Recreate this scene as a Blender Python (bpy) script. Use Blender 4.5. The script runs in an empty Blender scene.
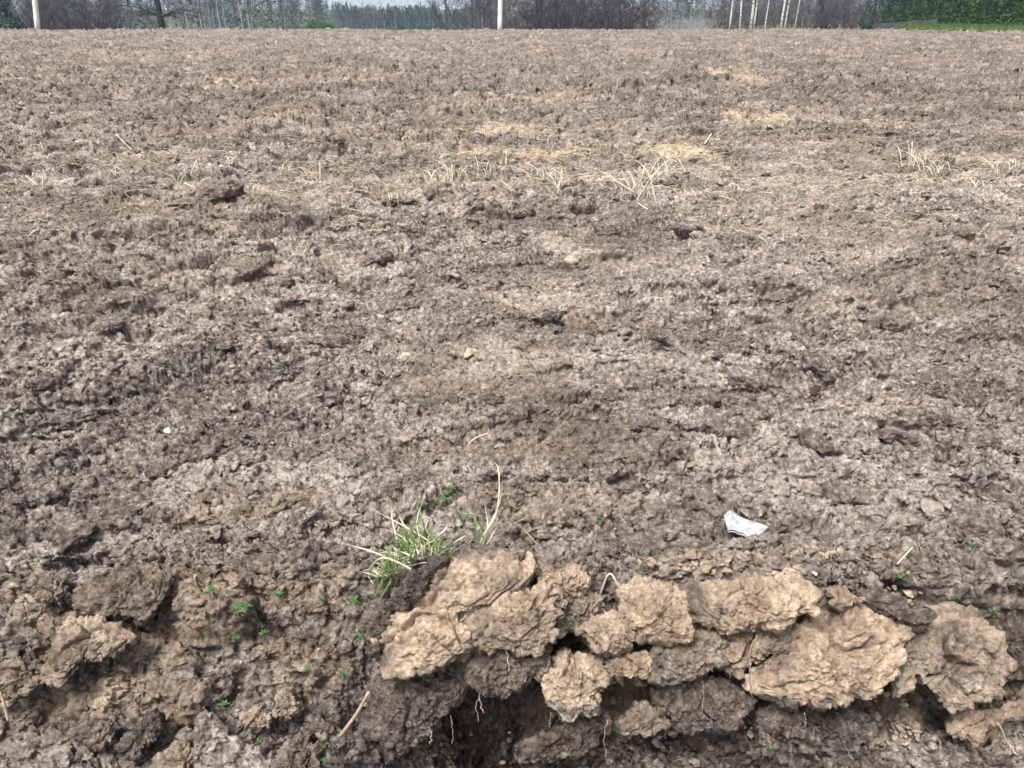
import bpy, math, random, time
from concurrent.futures import ThreadPoolExecutor
import numpy as np
from mathutils import Vector

T0 = time.time()
random.seed(7)
rng = np.random.default_rng(7)
scene = bpy.context.scene
C = scene.collection
R = math.radians

# ------------------------------------------------------------------ camera
EYE = 1.5
PITCH = 26.9
FOC = 740.0
CP, SP = math.cos(R(PITCH)), math.sin(R(PITCH))
cam_d = bpy.data.cameras.new('camera')
cam = bpy.data.objects.new('camera', cam_d)
C.objects.link(cam)
cam.location = (0, 0, EYE)
cam.rotation_euler = (R(90 - PITCH), 0, 0)
cam_d.sensor_width = 36.0
cam_d.lens = 36.0 * FOC / 1024.0
cam_d.clip_start = 0.05
cam_d.clip_end = 4000
scene.camera = cam


def ray(px, py):
    """direction (forward, right, up mix) through a photo point"""
    a = (np.asarray(px, float) - 512.0) / FOC
    b = (384.0 - np.asarray(py, float)) / FOC
    return np.stack([a, CP + b * SP, -SP + b * CP], -1)


def at_dist(px, py, y):
    """point on the ray at forward ground distance y"""
    d = ray(px, py)
    return np.array([0, 0, EYE]) + d * (y / d[..., 1:2])


# ------------------------------------------------------------------ noise
def _h(ix, iy, s):
    with np.errstate(over='ignore'):
        h = (ix.astype(np.int32).view(np.uint32) * np.uint32(374761393) + iy.astype(np.int32).view(np.uint32) * np.uint32(668265263)
             + np.uint32((s * 974634599) & 0xffffffff))
        h = (h ^ (h >> np.uint32(13))) * np.uint32(1274126177)
        h = (h ^ (h >> np.uint32(16))) * np.uint32(2246822519)
        h = h ^ (h >> np.uint32(15))
    return (h & np.uint32(0xffffff)).astype(np.float32) * np.float32(1 / 16777216.0)


def vn(x, y, s=0):
    ix = np.floor(x); iy = np.floor(y)
    fx = (x - ix).astype(np.float32); fy = (y - iy).astype(np.float32)
    fx = fx * fx * fx * (fx * (fx * 6 - 15) + 10)
    fy = fy * fy * fy * (fy * (fy * 6 - 15) + 10)
    a = _h(ix, iy, s); b = _h(ix + 1, iy, s); c = _h(ix, iy + 1, s); d = _h(ix + 1, iy + 1, s)
    return (a + (b - a) * fx) * (1 - fy) + (c + (d - c) * fx) * fy - 0.5


def fbm(x, y, s=0, o=4, g=0.5):
    t = 0; a = 1.0; f = 1.0
    for i in range(o):
        t = t + a * vn(x * f + 17.3 * i, y * f - 9.1 * i, s + i)
        f *= 2.03; a *= g
    return t


def worley(x, y, s):
    ix = np.floor(x); iy = np.floor(y)
    f1 = np.full(x.shape, 9.0, np.float32); f2 = f1.copy()
    dx1 = np.zeros(x.shape, np.float32); dy1 = dx1.copy()
    cx = ix.copy(); cy = iy.copy()
    for i in (-1, 0, 1):
        for j in (-1, 0, 1):
            gx = ix + i; gy = iy + j
            ox = (gx - x).astype(np.float32) + _h(gx, gy, s)
            oy = (gy - y).astype(np.float32) + _h(gx, gy, s + 101)
            d = ox * ox + oy * oy
            m = d < f1
            f2 = np.where(m, f1, np.minimum(f2, d))
            f1 = np.where(m, d, f1)
            dx1 = np.where(m, ox, dx1); dy1 = np.where(m, oy, dy1)
            cx = np.where(m, gx, cx); cy = np.where(m, gy, cy)
    return np.sqrt(f1), np.sqrt(f2), dx1, dy1, cx, cy


def sst(a, b, v):
    t = np.clip((v - a) / (b - a), 0, 1)
    return t * t * (3 - 2 * t)


def clods(x, y, s, sc, st=1.25, warp=0.35, thr=0.35):
    """tilted, broken plates with cracks between them, about 0..1; also the plate's own tint"""
    wx = fbm(x / sc * 1.3, y / sc * 1.3, s + 31, 3) * warp * 1.4
    wy = fbm(x / sc * 1.3, y / sc * 1.3, s + 57, 3) * warp * 1.4
    f1, f2, dx, dy, cx, cy = worley(x / (sc * st) + wx, y / sc + wy, s)
    r1 = _h(cx, cy, s + 211); r2 = _h(cx, cy, s + 307); r3 = _h(cx, cy, s + 401); r4 = _h(cx, cy, s + 503)
    e = sst(0.0, 0.30, f2 - f1)
    lift = sst(thr, 1.0, r1)
    dome = 1 - np.clip(f1, 0, 1) ** 2 * 0.55
    h = lift * dome * e + e * 0.25 + ((r2 - .5) * dx + (r3 - .35) * dy) * 1.15 * e * (0.35 + lift)
    return h, r4


def _h3(ix, iy, iz, s):
    with np.errstate(over='ignore'):
        h = (ix.astype(np.int32).view(np.uint32) * np.uint32(374761393) + iy.astype(np.int32).view(np.uint32) * np.uint32(668265263)
             + iz.astype(np.int32).view(np.uint32) * np.uint32(2147483647) + np.uint32((s * 974634599) & 0xffffffff))
        h = (h ^ (h >> np.uint32(13))) * np.uint32(1274126177)
        h = (h ^ (h >> np.uint32(16))) * np.uint32(2246822519)
        h = h ^ (h >> np.uint32(15))
    return (h & np.uint32(0xffffff)).astype(np.float32) * np.float32(1 / 16777216.0)


def vn3(p, s=0):
    i = np.floor(p); f = (p - i).astype(np.float32)
    f = f * f * (3 - 2 * f)
    r = 0
    for a in (0, 1):
        for b in (0, 1):
            for c in (0, 1):
                w = (f[..., 0] if a else 1 - f[..., 0]) * (f[..., 1] if b else 1 - f[..., 1]) * (f[..., 2] if c else 1 - f[..., 2])
                r = r + w * _h3(i[..., 0] + a, i[..., 1] + b, i[..., 2] + c, s)
    return r - 0.5


def fbm3(p, s=0, o=3, g=0.5):
    t = 0; a = 1.0; f = 1.0
    for i in range(o):
        t = t + a * vn3(p * f + 13.7 * i, s + i); f *= 2.03; a *= g
    return t


def crumb3(p, s):
    """3-D crumbs: rounded grains with pits between, about -0.4..0.6; cell size 1"""
    i = np.floor(p)
    best = np.full(p.shape[:-1], 9.0, np.float32); rr = best * 0
    for a in (-1, 0, 1):
        for b in (-1, 0, 1):
            for c in (-1, 0, 1):
                gx = i[..., 0] + a; gy = i[..., 1] + b; gz = i[..., 2] + c
                h1 = _h3(gx, gy, gz, s)
                h2 = (h1 * 97.0) % 1.0; h3 = (h1 * 1531.0) % 1.0
                d = (gx + h1 - p[..., 0]) ** 2 + (gy + h2 - p[..., 1]) ** 2 + (gz + h3 - p[..., 2]) ** 2
                m = d < best
                best = np.where(m, d, best).astype(np.float32); rr = np.where(m, h3, rr)
    r = 0.45 + 0.45 * rr
    return np.sqrt(np.clip(r * r - best, 0, 1)) - 0.4


def facet3(p, s):
    """sharp broken facets: each 3-D cell is a randomly tilted plane; also the gap to the next cell"""
    i = np.floor(p)
    f1 = np.full(p.shape[:-1], 9.0, np.float32); f2 = f1.copy(); out = f1 * 0
    for a in (-1, 0, 1):
        for b in (-1, 0, 1):
            for c in (-1, 0, 1):
                gx = i[..., 0] + a; gy = i[..., 1] + b; gz = i[..., 2] + c
                h1 = _h3(gx, gy, gz, s)
                h2 = (h1 * 97.0) % 1.0; h3 = (h1 * 1531.0) % 1.0
                dx = p[..., 0] - gx - h1; dy = p[..., 1] - gy - h2; dz = p[..., 2] - gz - h3
                d = dx * dx + dy * dy + dz * dz
                m = d < f1
                f2 = np.where(m, f1, np.minimum(f2, d))
                h4 = (h1 * 4177.0) % 1.0; h5 = (h1 * 307.0) % 1.0
                v = (h4 - .5) * dx + (h5 - .5) * dy + (h2 - .5) * dz + 0.5 * (h3 - .5)
                out = np.where(m, v, out); f1 = np.where(m, d, f1)
    return out.astype(np.float32), (np.sqrt(f2) - np.sqrt(f1)).astype(np.float32)


def par(fn, n, ch=40000):
    """run fn over slices of n rows on four threads"""
    with ThreadPoolExecutor(4) as ex:
        list(ex.map(fn, [slice(k, min(n, k + ch)) for k in range(0, n, ch)]))


def grid_normals(P, wrap=False):
    if wrap:
        du = np.roll(P, -1, 1) - np.roll(P, 1, 1)
    else:
        du = np.gradient(P, axis=1)
    dv = np.gradient(P, axis=0)
    n = np.cross(du, dv)
    return n / (np.linalg.norm(n, axis=-1, keepdims=True) + 1e-12)


# ------------------------------------------------------------------ the lie of the land
def field_rise(y):
    return 0.46 * sst(2.0, 46.0, y)


def scarp_amt(x):
    """how sharply the field edge breaks off: gentle at the left, a step in the middle and right"""
    return 0.25 + 0.75 * sst(-0.52, -0.22, x)


def base(x, y, under=True):
    z = field_rise(y)
    wob = 0.06 * fbm(x * 2.2, y * 0.5, 900, 3)
    a = scarp_amt(x)
    yy = y + wob - 0.05 * sst(0.3, 0.8, x)
    z = z + (0.07 + 0.06 * a) * np.exp(-((yy - 1.58) / 0.22) ** 2)          # lip thrown up by the plough
    yu = yy - 0.13 * a * sst(-.35, -.15, x) if under else yy                # the face is cut back beneath the slabs
    drop = sst(1.50, 1.28, yu)                                              # the broken edge
    gentle = sst(1.65, 0.85, yy)
    z = z - a * 0.30 * drop - 0.22 * gentle * (1 - 0.6 * a)
    if under: z = z - 0.34 * np.exp(-((x + 0.045) / 0.13) ** 4 - ((yy - 1.43) / 0.11) ** 2)   # hollow under the slabs
    z = z + 0.05 * fbm(x * 0.35, y * 0.35, 910, 3) * sst(2.0, 5.0, y)
    # rougher headland ridges
    z = z + 0.05 * np.exp(-((y - 7.2 + 0.5 * fbm(x * .5, x * 0 + 3, 77, 2)) / 0.5) ** 2) * (0.6 + fbm(x * .8, y * .8, 78, 2))
    return z


def crumbs(x, y, s, sc):
    """rounded crumbs of mixed size with pits between, about -0.3..0.6"""
    w = 0.35 * vn(x / sc * 1.7, y / sc * 1.7, s + 11)
    f1, f2, dx, dy, cx, cy = worley(x / sc + w, y / sc - w, s)
    r = 0.35 + 0.5 * _h(cx, cy, s + 211)
    return np.sqrt(np.clip(r * r - f1 * f1, 0, 1)) - 0.35 + 0.35 * (_h(cx, cy, s + 71) - 0.5)


def relief(x, y, step=0.0, want_tint=False):
    rough = 0.85 + 1.1 * fbm(x * 0.55, y * 0.8, 640, 3)
    rough = np.clip(rough, 0.35, 1.6)
    plate = sst(-0.16, 0.14, fbm(x * 1.6, y * 2.2, 650, 3))                  # where slabs lie, and where the soil is crumb
    near = 1 + 0.25 * sst(2.2, 1.6, y)
    h1, t1 = clods(x, y, 1, 0.36, st=1.7, thr=0.55)
    h2, t2 = clods(x, y, 2, 0.15, st=1.5, thr=0.45)
    z = 0.075 * h1 * rough * (0.35 + 0.65 * plate) + 0.046 * h2 * rough * near * (0.35 + 0.65 * plate)
    c3 = crumbs(x, y, 3, 0.095)
    z = z + 0.034 * c3 * (1.15 - 0.6 * plate) * rough
    z = z + 0.050 * fbm(x * 3, y * 5.5, 620, 4)
    # pits
    pit = fbm(x * 3.1, y * 4.2, 660, 3)
    z = z - 0.055 * sst(0.22, 0.42, pit)
    z = z - 0.085 * sst(0.08, 0.34, fbm(x * 8.5, y * 5.0, 665, 3)) * sst(4, 12, y)
    z = z + 0.06 * fbm(x * 5.0, y * 3.0, 668, 3) * sst(8, 20, y)
    if step < 0.08:
        c4 = crumbs(x, y, 4, 0.042)
        z = z + 0.015 * c4 * (0.55 + 0.9 * sst(-.25, .25, fbm(x * 3, y * 3, 630, 2)))
    if want_tint:
        return z - 0.05, np.clip(0.45 * t1 + 0.55 * t2, 0, 1)
    return z - 0.05


def ground(x, y):
    x = np.asarray(x, float); y = np.asarray(y, float)
    return base(x, y) + relief(x, y)


def on_ground(px, py, smooth=False):
    """where the sight lines through photo points meet the soil"""
    px = np.atleast_1d(np.asarray(px, float)); py = np.atleast_1d(np.asarray(py, float))
    d = ray(px, py)
    t = np.geomspace(1.0, 70, 1400)
    P = np.array([0, 0, EYE]) + d[:, None, :] * t[None, :, None]
    g = base(P[..., 0], P[..., 1], not smooth)
    if not smooth:
        g = g + relief(P[..., 0], P[..., 1])
    below = P[..., 2] < g
    i = np.argmax(below, 1)
    i[~below.any(1)] = len(t) - 1
    q = P[np.arange(len(px)), i]
    return q


# ------------------------------------------------------------------ object helpers
def tag(o, label=None, cat=None, group=None, kind=None):
    if label: o['label'] = label
    if cat: o['category'] = cat
    if group: o['group'] = group
    if kind: o['kind'] = kind
    return o


def mesh_np(name, V, F, mat, parent=None, attrs=None, smooth=True):
    """V (n,3); F (m,k) with k = 3 or 4"""
    V = np.ascontiguousarray(V, np.float32); F = np.ascontiguousarray(F, np.int32)
    me = bpy.data.meshes.new(name)
    k = F.shape[1]
    me.vertices.add(len(V)); me.vertices.foreach_set('co', V.ravel())
    me.loops.add(F.size); me.loops.foreach_set('vertex_index', F.ravel())
    me.polygons.add(len(F)); me.polygons.foreach_set('loop_start', np.arange(0, F.size, k, dtype=np.int32))
    for nm, a in (attrs or {}).items():
        at = me.attributes.new(nm, 'FLOAT', 'POINT')
        at.data.foreach_set('value', np.ascontiguousarray(a, np.float32).ravel())
    me.update(calc_edges=True)
    if smooth:
        me.polygons.foreach_set('use_smooth', np.ones(len(F), bool))
    me.materials.append(mat)
    o = bpy.data.objects.new(name, me)
    C.objects.link(o)
    if parent is not None: o.parent = parent
    return o


def empty(name, loc=(0, 0, 0), rz=0.0):
    o = bpy.data.objects.new(name, None)
    o.empty_display_size = 0.1
    o.location = loc; o.rotation_euler = (0, 0, rz)
    C.objects.link(o)
    return o


def grid_faces(nr, nc, wrap=False):
    r = np.arange(nr - 1)[:, None]; c = np.arange(nc if wrap else nc - 1)[None, :]
    c1 = (c + 1) % nc
    a = r * nc + c; b = r * nc + c1
    return np.stack([a, b, b + nc, a + nc], -1).reshape(-1, 4)


# ------------------------------------------------------------------ materials
def new_mat(name):
    m = bpy.data.materials.new(name)
    m.use_nodes = True
    nt = m.node_tree
    b = nt.nodes['Principled BSDF']
    return m, nt, b


def nd(nt, typ, **kw):
    n = nt.nodes.new(typ)
    for k, v in kw.items():
        if k.startswith('i_'):
            key = k[2:]
            n.inputs[int(key) if key.isdigit() else key.replace('_', ' ')].default_value = v
        else:
            setattr(n, k, v)
    return n


def noise_node(nt, co, scale, detail=4, rough=0.55, dist=0.0):
    n = nd(nt, 'ShaderNodeTexNoise')
    n.inputs['Scale'].default_value = scale; n.inputs['Detail'].default_value = detail
    n.inputs['Roughness'].default_value = rough; n.inputs['Distortion'].default_value = dist
    nt.links.new(co, n.inputs['Vector'])
    return n.outputs['Fac']


def ramp(nt, fac, stops):
    r = nd(nt, 'ShaderNodeValToRGB')
    el = r.color_ramp.elements
    while len(el) < len(stops): el.new(0.5)
    for e, (p, c) in zip(el, stops):
        e.position = p; e.color = (*c, 1) if len(c) == 3 else c
    nt.links.new(fac, r.inputs['Fac'])
    return r.outputs['Color']


def mixc(nt, fac, a, b, mode='MIX'):
    n = nd(nt, 'ShaderNodeMix', data_type='RGBA', blend_type=mode)
    for s, v in ((n.inputs[0], fac), (n.inputs[6], a), (n.inputs[7], b)):
        if hasattr(v, 'is_linked'): nt.links.new(v, s)
        elif isinstance(v, (int, float)): s.default_value = v
        else: s.default_value = (*v, 1)
    return n.outputs[2]


def mth(nt, op, a, b=0.0, clamp=False):
    n = nd(nt, 'ShaderNodeMath', operation=op, use_clamp=clamp)
    for s, v in ((n.inputs[0], a), (n.inputs[1], b)):
        if hasattr(v, 'is_linked'): nt.links.new(v, s)
        else: s.default_value = v
    return n.outputs[0]


def soil_material(name='soil', bump_fine=True):
    m, nt, b = new_mat(name)
    geo = nd(nt, 'ShaderNodeNewGeometry'); co = geo.outputs['Position']
    tan = nd(nt, 'ShaderNodeAttribute', attribute_name='tan').outputs['Fac']
    var = nd(nt, 'ShaderNodeAttribute', attribute_name='var').outputs['Fac']
    n1 = noise_node(nt, co, 6.0, 7, 0.72, 0.3)
    n2 = noise_node(nt, co, 42.0, 6, 0.74)
    n3 = noise_node(nt, co, 60.0, 6, 0.78)
    nb = noise_node(nt, co, 0.55, 3, 0.5)
    mix = mth(nt, 'ADD', mth(nt, 'MULTIPLY', n1, 0.24), mth(nt, 'MULTIPLY', n2, 0.76))
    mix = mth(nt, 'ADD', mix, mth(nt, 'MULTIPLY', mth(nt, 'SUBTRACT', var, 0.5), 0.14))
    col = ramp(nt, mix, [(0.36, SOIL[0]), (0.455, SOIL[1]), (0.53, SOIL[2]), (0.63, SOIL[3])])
    # cooler grey drifts and warmer brown drifts across the field
    col = mixc(nt, mth(nt, 'MULTIPLY', ramp_f(nt, nb, 0.45, 0.65), 0.35), col, (0.24, 0.19, 0.145), 'MIX')
    t2 = mth(nt, 'ADD', tan, mth(nt, 'MULTIPLY', mth(nt, 'SUBTRACT', n2, 0.5), mth(nt, 'MULTIPLY', tan, 1.5)))
    t2 = mth(nt, 'ADD', t2, mth(nt, 'MULTIPLY', mth(nt, 'SUBTRACT', n1, 0.5), mth(nt, 'MULTIPLY', tan, 1.6)), True)
    tancol = ramp(nt, mth(nt, 'ADD', mth(nt, 'MULTIPLY', n3, .6), mth(nt, 'MULTIPLY', n1, .4)), [(0.33, TAN[0]), (0.50, TAN[1]), (0.66, TAN[2])])
    col = mixc(nt, t2, col, tancol)
    gold = nd(nt, 'ShaderNodeAttribute', attribute_name='gold').outputs['Fac']
    g2 = mth(nt, 'MULTIPLY', gold, ramp_f(nt, mth(nt, 'ADD', mth(nt, 'MULTIPLY', n1, .5), mth(nt, 'MULTIPLY', n2, .5)), .40, .62), True)
    col = mixc(nt, g2, col, ramp(nt, n2, [(.38, (.30, .225, .14)), (.6, (.66, .54, .37))]))
    # darker soil tone on undercut and broken parts and in random patches
    dk = nd(nt, 'ShaderNodeAttribute', attribute_name='dark_part').outputs['Fac']
    dk = mth(nt, 'MULTIPLY', dk, ramp_f(nt, n1, .30, .52), True)
    col = mixc(nt, mth(nt, 'MULTIPLY', dk, .80), col, (0.50, 0.46, 0.43), 'MULTIPLY')
    # grit
    n4 = noise_node(nt, co, 420.0, 2, 0.5)
    col = mixc(nt, mth(nt, 'MULTIPLY', ramp_f(nt, n4, 0.66, 0.74), 0.35), col, (0.50, 0.43, 0.36))
    col = mixc(nt, mth(nt, 'MULTIPLY', ramp_f(nt, n4, 0.36, 0.28), 0.45), col, (0.055, 0.042, 0.035))
    nt.links.new(col, b.inputs['Base Color'])
    b.inputs['Roughness'].default_value = 0.92
    b.inputs['Specular IOR Level'].default_value = 0.18
    bump = None
    for sc, dist, det in ((55, 0.016, 7), (230, 0.005, 4)):
        bn = nd(nt, 'ShaderNodeBump')
        bn.inputs['Strength'].default_value = 1.0
        bn.inputs['Distance'].default_value = dist
        nt.links.new(noise_node(nt, co, sc, det, 0.72), bn.inputs['Height'])
        if bump is not None: nt.links.new(bump, bn.inputs['Normal'])
        bump = bn.outputs['Normal']
    nt.links.new(bump, b.inputs['Normal'])
    return m


def ramp_f(nt, fac, lo, hi):
    n = nd(nt, 'ShaderNodeMapRange')
    n.inputs['From Min'].default_value = lo; n.inputs['From Max'].default_value = hi
    nt.links.new(fac, n.inputs['Value'])
    return n.outputs[0]


SOIL = [(0.043, 0.034, 0.029), (0.138, 0.112, 0.094), (0.262, 0.219, 0.187), (0.510, 0.448, 0.392)]
TAN = [(0.20, 0.136, 0.092), (0.48, 0.355, 0.250), (0.84, 0.700, 0.550)]
M_SOIL = soil_material('soil')


def simple_mat(name, c1, c2, scale=8.0, rough=0.8, trans=0.0, spec=0.2, bump=0.0):
    m, nt, b = new_mat(name)
    co = nd(nt, 'ShaderNodeNewGeometry').outputs['Position']
    col = ramp(nt, noise_node(nt, co, scale, 4, 0.6), [(0.33, c1), (0.67, c2)])
    nt.links.new(col, b.inputs['Base Color'])
    b.inputs['Roughness'].default_value = rough
    b.inputs['Specular IOR Level'].default_value = spec
    if bump:
        bn = nd(nt, 'ShaderNodeBump'); bn.inputs['Distance'].default_value = bump
        nt.links.new(noise_node(nt, co, scale * 3, 4, 0.6), bn.inputs['Height'])
        nt.links.new(bn.outputs['Normal'], b.inputs['Normal'])
    if trans:
        tr = nd(nt, 'ShaderNodeBsdfTranslucent'); nt.links.new(col, tr.inputs['Color'])
        mx = nd(nt, 'ShaderNodeMixShader'); mx.inputs[0].default_value = trans
        nt.links.new(b.outputs[0], mx.inputs[1]); nt.links.new(tr.outputs[0], mx.inputs[2])
        nt.links.new(mx.outputs[0], nt.nodes['Material Output'].inputs['Surface'])
    return m

# ------------------------------------------------------------------ light and sky
SUN_EL, SUN_AZ = R(64), R(218)     # azimuth measured clockwise from +Y: from behind the camera, a little to the left
world = bpy.data.worlds.new('World'); scene.world = world
world.use_nodes = True
wn = world.node_tree
bg = wn.nodes['Background']
sky = wn.nodes.new('ShaderNodeTexSky'); sky.sky_type = 'NISHITA'; sky.sun_disc = False
sky.sun_elevation = SUN_EL; sky.sun_rotation = SUN_AZ
sky.air_density = 1.0; sky.dust_density = 6.0; sky.ozone_density = 1.0
gc = wn.nodes.new('ShaderNodeTexCoord'); sx = wn.nodes.new('ShaderNodeSeparateXYZ'); cx = wn.nodes.new('ShaderNodeCombineXYZ'); mz = wn.nodes.new('ShaderNodeMath')
mz.operation = 'MAXIMUM'; mz.inputs[1].default_value = 0.20            # the cloud layer stays bright down to the horizon
wn.links.new(gc.outputs['Generated'], sx.inputs[0]); wn.links.new(sx.outputs[0], cx.inputs[0]); wn.links.new(sx.outputs[1], cx.inputs[1])
wn.links.new(sx.outputs[2], mz.inputs[0]); wn.links.new(mz.outputs[0], cx.inputs[2]); wn.links.new(cx.outputs[0], sky.inputs[0])
hs = wn.nodes.new('ShaderNodeHueSaturation'); hs.inputs['Saturation'].default_value = 0.35
wn.links.new(sky.outputs[0], hs.inputs['Color']); wn.links.new(hs.outputs[0], bg.inputs['Color'])
bg.inputs['Strength'].default_value = 0.115
sd = bpy.data.lights.new('sun', 'SUN'); sd.energy = 2.3; sd.angle = R(14); sd.color = (1, 0.98, 0.95)
so = bpy.data.objects.new('sun', sd); C.objects.link(so)
sun_dir = Vector((math.sin(SUN_AZ) * math.cos(SUN_EL), math.cos(SUN_AZ) * math.cos(SUN_EL), math.sin(SUN_EL)))
so.rotation_euler = sun_dir.to_track_quat('Z', 'Y').to_euler()
so.location = (0, 0, 20)
scene.view_settings.view_transform = 'Standard'
scene.view_settings.look = 'None'
scene.view_settings.exposure = 1.20
scene.view_settings.gamma = 1.0
scene.view_settings.use_curve_mapping = False
scene.render.engine = 'CYCLES'
scene.cycles.max_bounces = 4
scene.cycles.diffuse_bounces = 2


# ------------------------------------------------------------------ the field
def tan_patches(x, y):
    """pale sandy patches of subsoil turned up by the plough"""
    t = np.zeros(x.shape, np.float32)
    for px, py, rx, ry, s in TANP:
        c = TANC[(px, py)]
        d = ((x - c[0]) / rx) ** 2 + ((y - c[1]) / ry) ** 2
        n = fbm(x * 2.5 / max(rx, .1), y * 2.5 / max(ry, .1), 333, 3)
        t = np.maximum(t, s * sst(1.6, -0.3, d + 1.8 * n))
    return t


TANP = [(530, 153, .42, .40, 1.3), (500, 128, .6, .6, .8), (480, 150, .35, .35, .6), (680, 150, .40, .45, 1.3), (760, 115, .50, .7, .9), (740, 75, .6, 1.4, .5),
        (570, 95, .8, 1.3, .25), (882, 125, .32, .35, .9), (430, 132, .9, .6, .35), (610, 148, .6, .4, .4), (300, 110, 1.0, .9, .2), (190, 130, .6, .6, .15), (240, 78, 1.2, 1.8, .18),
        (330, 75, 1.2, 2, .18), (60, 70, 1.2, 2.0, .14), (470, 100, 1.2, 1.2, .2), (150, 55, 2.5, 2.5, .2), (420, 180, .8, .3, .22),
        (260, 505, .28, .14, .30), (510, 350, .30, .16, .22), (560, 300, .5, .3, .2), (470, 370, .3, .2, .2), (80, 640, .10, .08, .45),
        (250, 570, .2, .08, .2), (930, 530, .06, .05, .35), (960, 640, .16, .06, .5), (880, 400, .22, .1, .18), (990, 680, .12, .07, .55),
        (480, 440, .35, .15, .15), (40, 590, .16, .08, .60), (200, 590, .28, .09, .65), (150, 700, .12, .05, .5), (300, 650, .12, .07, .5), (100, 640, .16, .09, .75), (300, 590, .12, .06, .55), (20, 680, .1, .06, .6), (620, 640, .10, .06, .7), (690, 640, .12, .07, .7), (760, 625, .14, .06, .75), (700, 600, .25, .06, .6), (600, 660, .12, .06, .7), (850, 600, .2, .05, .5), (800, 660, .12, .06, .7), (900, 620, .12, .05, .6), (540, 640, .06, .05, .6), (590, 700, .06, .03, .5), (990, 640, .14, .05, .6), (70, 660, .08, .06, .4), (560, 500, .3, .12, .2), (730, 560, .2, .06, .22)]
_q = on_ground([p[0] for p in TANP], [p[1] for p in TANP], smooth=True)
TANC = {(p[0], p[1]): _q[i] for i, p in enumerate(TANP)}

NC = 1300
rows = []
yv = 0.62
while yv < 46.5:
    rows.append(yv)
    slant = math.hypot(yv, EYE)
    px_m = slant / FOC                       # one photo pixel on a facing surface
    k = 1.25 + 0.9 * min(1, max(0, (yv - 3) / 16))
    if 1.15 < yv < 1.75: k *= 0.6
    yv += px_m * k * 1.0
rows = np.array(rows)
NR = len(rows)
u = np.linspace(-1, 1, NC)
half = 1.55 + 0.80 * rows
X = u[None, :] * half[:, None]
Y = np.repeat(rows[:, None], NC, 1)
Z = np.empty_like(X); TINT = np.empty_like(X)
CH = 40
TANF = np.empty_like(X); GOLD = np.empty_like(X); DARKF = np.zeros_like(X); DX = np.empty_like(X); DY = np.empty_like(X)


def _strip(i):
    s = slice(i, min(NR, i + CH))
    x = X[s]; y = Y[s]
    b_ = base(x, y)
    r_, t_ = relief(x, y, half[i] * 2 / NC, True)
    z = b_ + r_
    Z[s] = z; TINT[s] = np.clip(t_ - .5 * sst(.0, .25, base(x, y, False) - b_ + .10 * sst(1.42, 1.30, y) * scarp_amt(x) + .05 * fbm(x * 9, y * 9, 71, 3)) - .34 * sst(5, 15, y) + .14 * sst(6, 3, y), 0, 1); tp = tan_patches(x, y); g_ = sst(4.5, 6.5, y); TANF[s] = tp * (1 - .6 * g_); GOLD[s] = np.clip(tp * g_ * 0.95, 0, 1); DARKF[s] = sst(.04, .16, base(x, y, False) - b_ + .16 * sst(1.40, 1.24, y) * scarp_amt(x) + .12 * fbm(x * 6, y * 6, 72, 3)) * sst(2.0, 1.7, y) + .55 * sst(.05, .28, fbm(x * 1.1, y * 1.9, 73, 4))  # far soil darkened in colour for its missing small shadows, near soil paler
    # lumps lean and overhang: the surface is pushed sideways by a noise that follows its height
    DX[s] = 0.036 * fbm(x * 7 + z * 9, y * 7, 701, 2) + 0.012 * vn(x * 31 + z * 40, y * 31, 705)
    DY[s] = 0.045 * fbm(x * 7, y * 7 + z * 9, 702, 2) + 0.014 * vn(x * 31, y * 31 + z * 40, 706) - 0.28 * r_


with ThreadPoolExecutor(4) as ex:
    list(ex.map(_strip, range(0, NR, CH)))
edge = sst(0, 0.03, 1 - np.abs(u))[None, :]
P3 = np.stack([X + DX, Y + DY, Z - 0.10 * (1 - edge)], -1)
N3 = grid_normals(P3)
N3[N3[..., 2] < 0] *= 0.3
_P = P3.reshape(-1, 3).astype(np.float32); _N = N3.reshape(-1, 3).astype(np.float32)
_step = np.repeat(half * 2 / NC, NC)
V = _P.copy()


def _fine(s):
    p = _P[s]; st = _step[s]
    patch = 0.30 + 1.3 * sst(-.2, .25, fbm3(p * 4, 631, 3))
    d = 0.009 * crumb3(p / 0.030, 5) * patch * sst(0.030, 0.015, st)
    if st.min() < 0.009:
        d = d + 0.007 * crumb3(p / 0.013, 6) * patch * sst(0.009, 0.005, st)
    if st.min() < 0.0055:
        d = d + 0.0045 * crumb3(p / 0.0065, 7) * sst(0.0055, 0.003, st)
    if st.min() < 0.03:
        fa, gp = facet3(p / 0.055 + 0.5 * fbm3(p * 30, 640, 2)[:, None], 9)
        d = d + (0.026 * fa - 0.010 * sst(0.10, 0.0, gp)) * sst(0.030, 0.015, st)
    if st.min() < 0.011:
        fa, gp = facet3(p / 0.021, 10)
        d = d + (0.014 * fa - 0.005 * sst(0.10, 0.0, gp)) * sst(0.011, 0.006, st)
    d = d + 0.018 * (0.45 + 0.5 * patch) * fbm3(p * 32, 621, 5, .64)
    d = d + sst(0.010, 0.022, st) * (0.095 * fbm3(p * 8, 645, 4, .62) + 0.075 * crumb3(p / 0.095, 646))
    V[s] = p + _N[s] * d[:, None]


par(_fine, len(_P))
field = mesh_np('ploughed_field', V, grid_faces(NR, NC), M_SOIL, attrs={'tan': TANF, 'var': TINT, 'gold': GOLD, 'dark_part': np.clip(DARKF, 0, 1)})
tag(field, 'broad ploughed field of rough brown soil', 'field', kind='structure')
print('field', NR, NC, round(time.time() - T0, 1))

# ------------------------------------------------------------------ loose slabs and clods along the broken edge
def zc(ox, oy, sc):
    return lambda pts: [(ox + x / sc, oy + y / sc) for x, y in pts]


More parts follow.
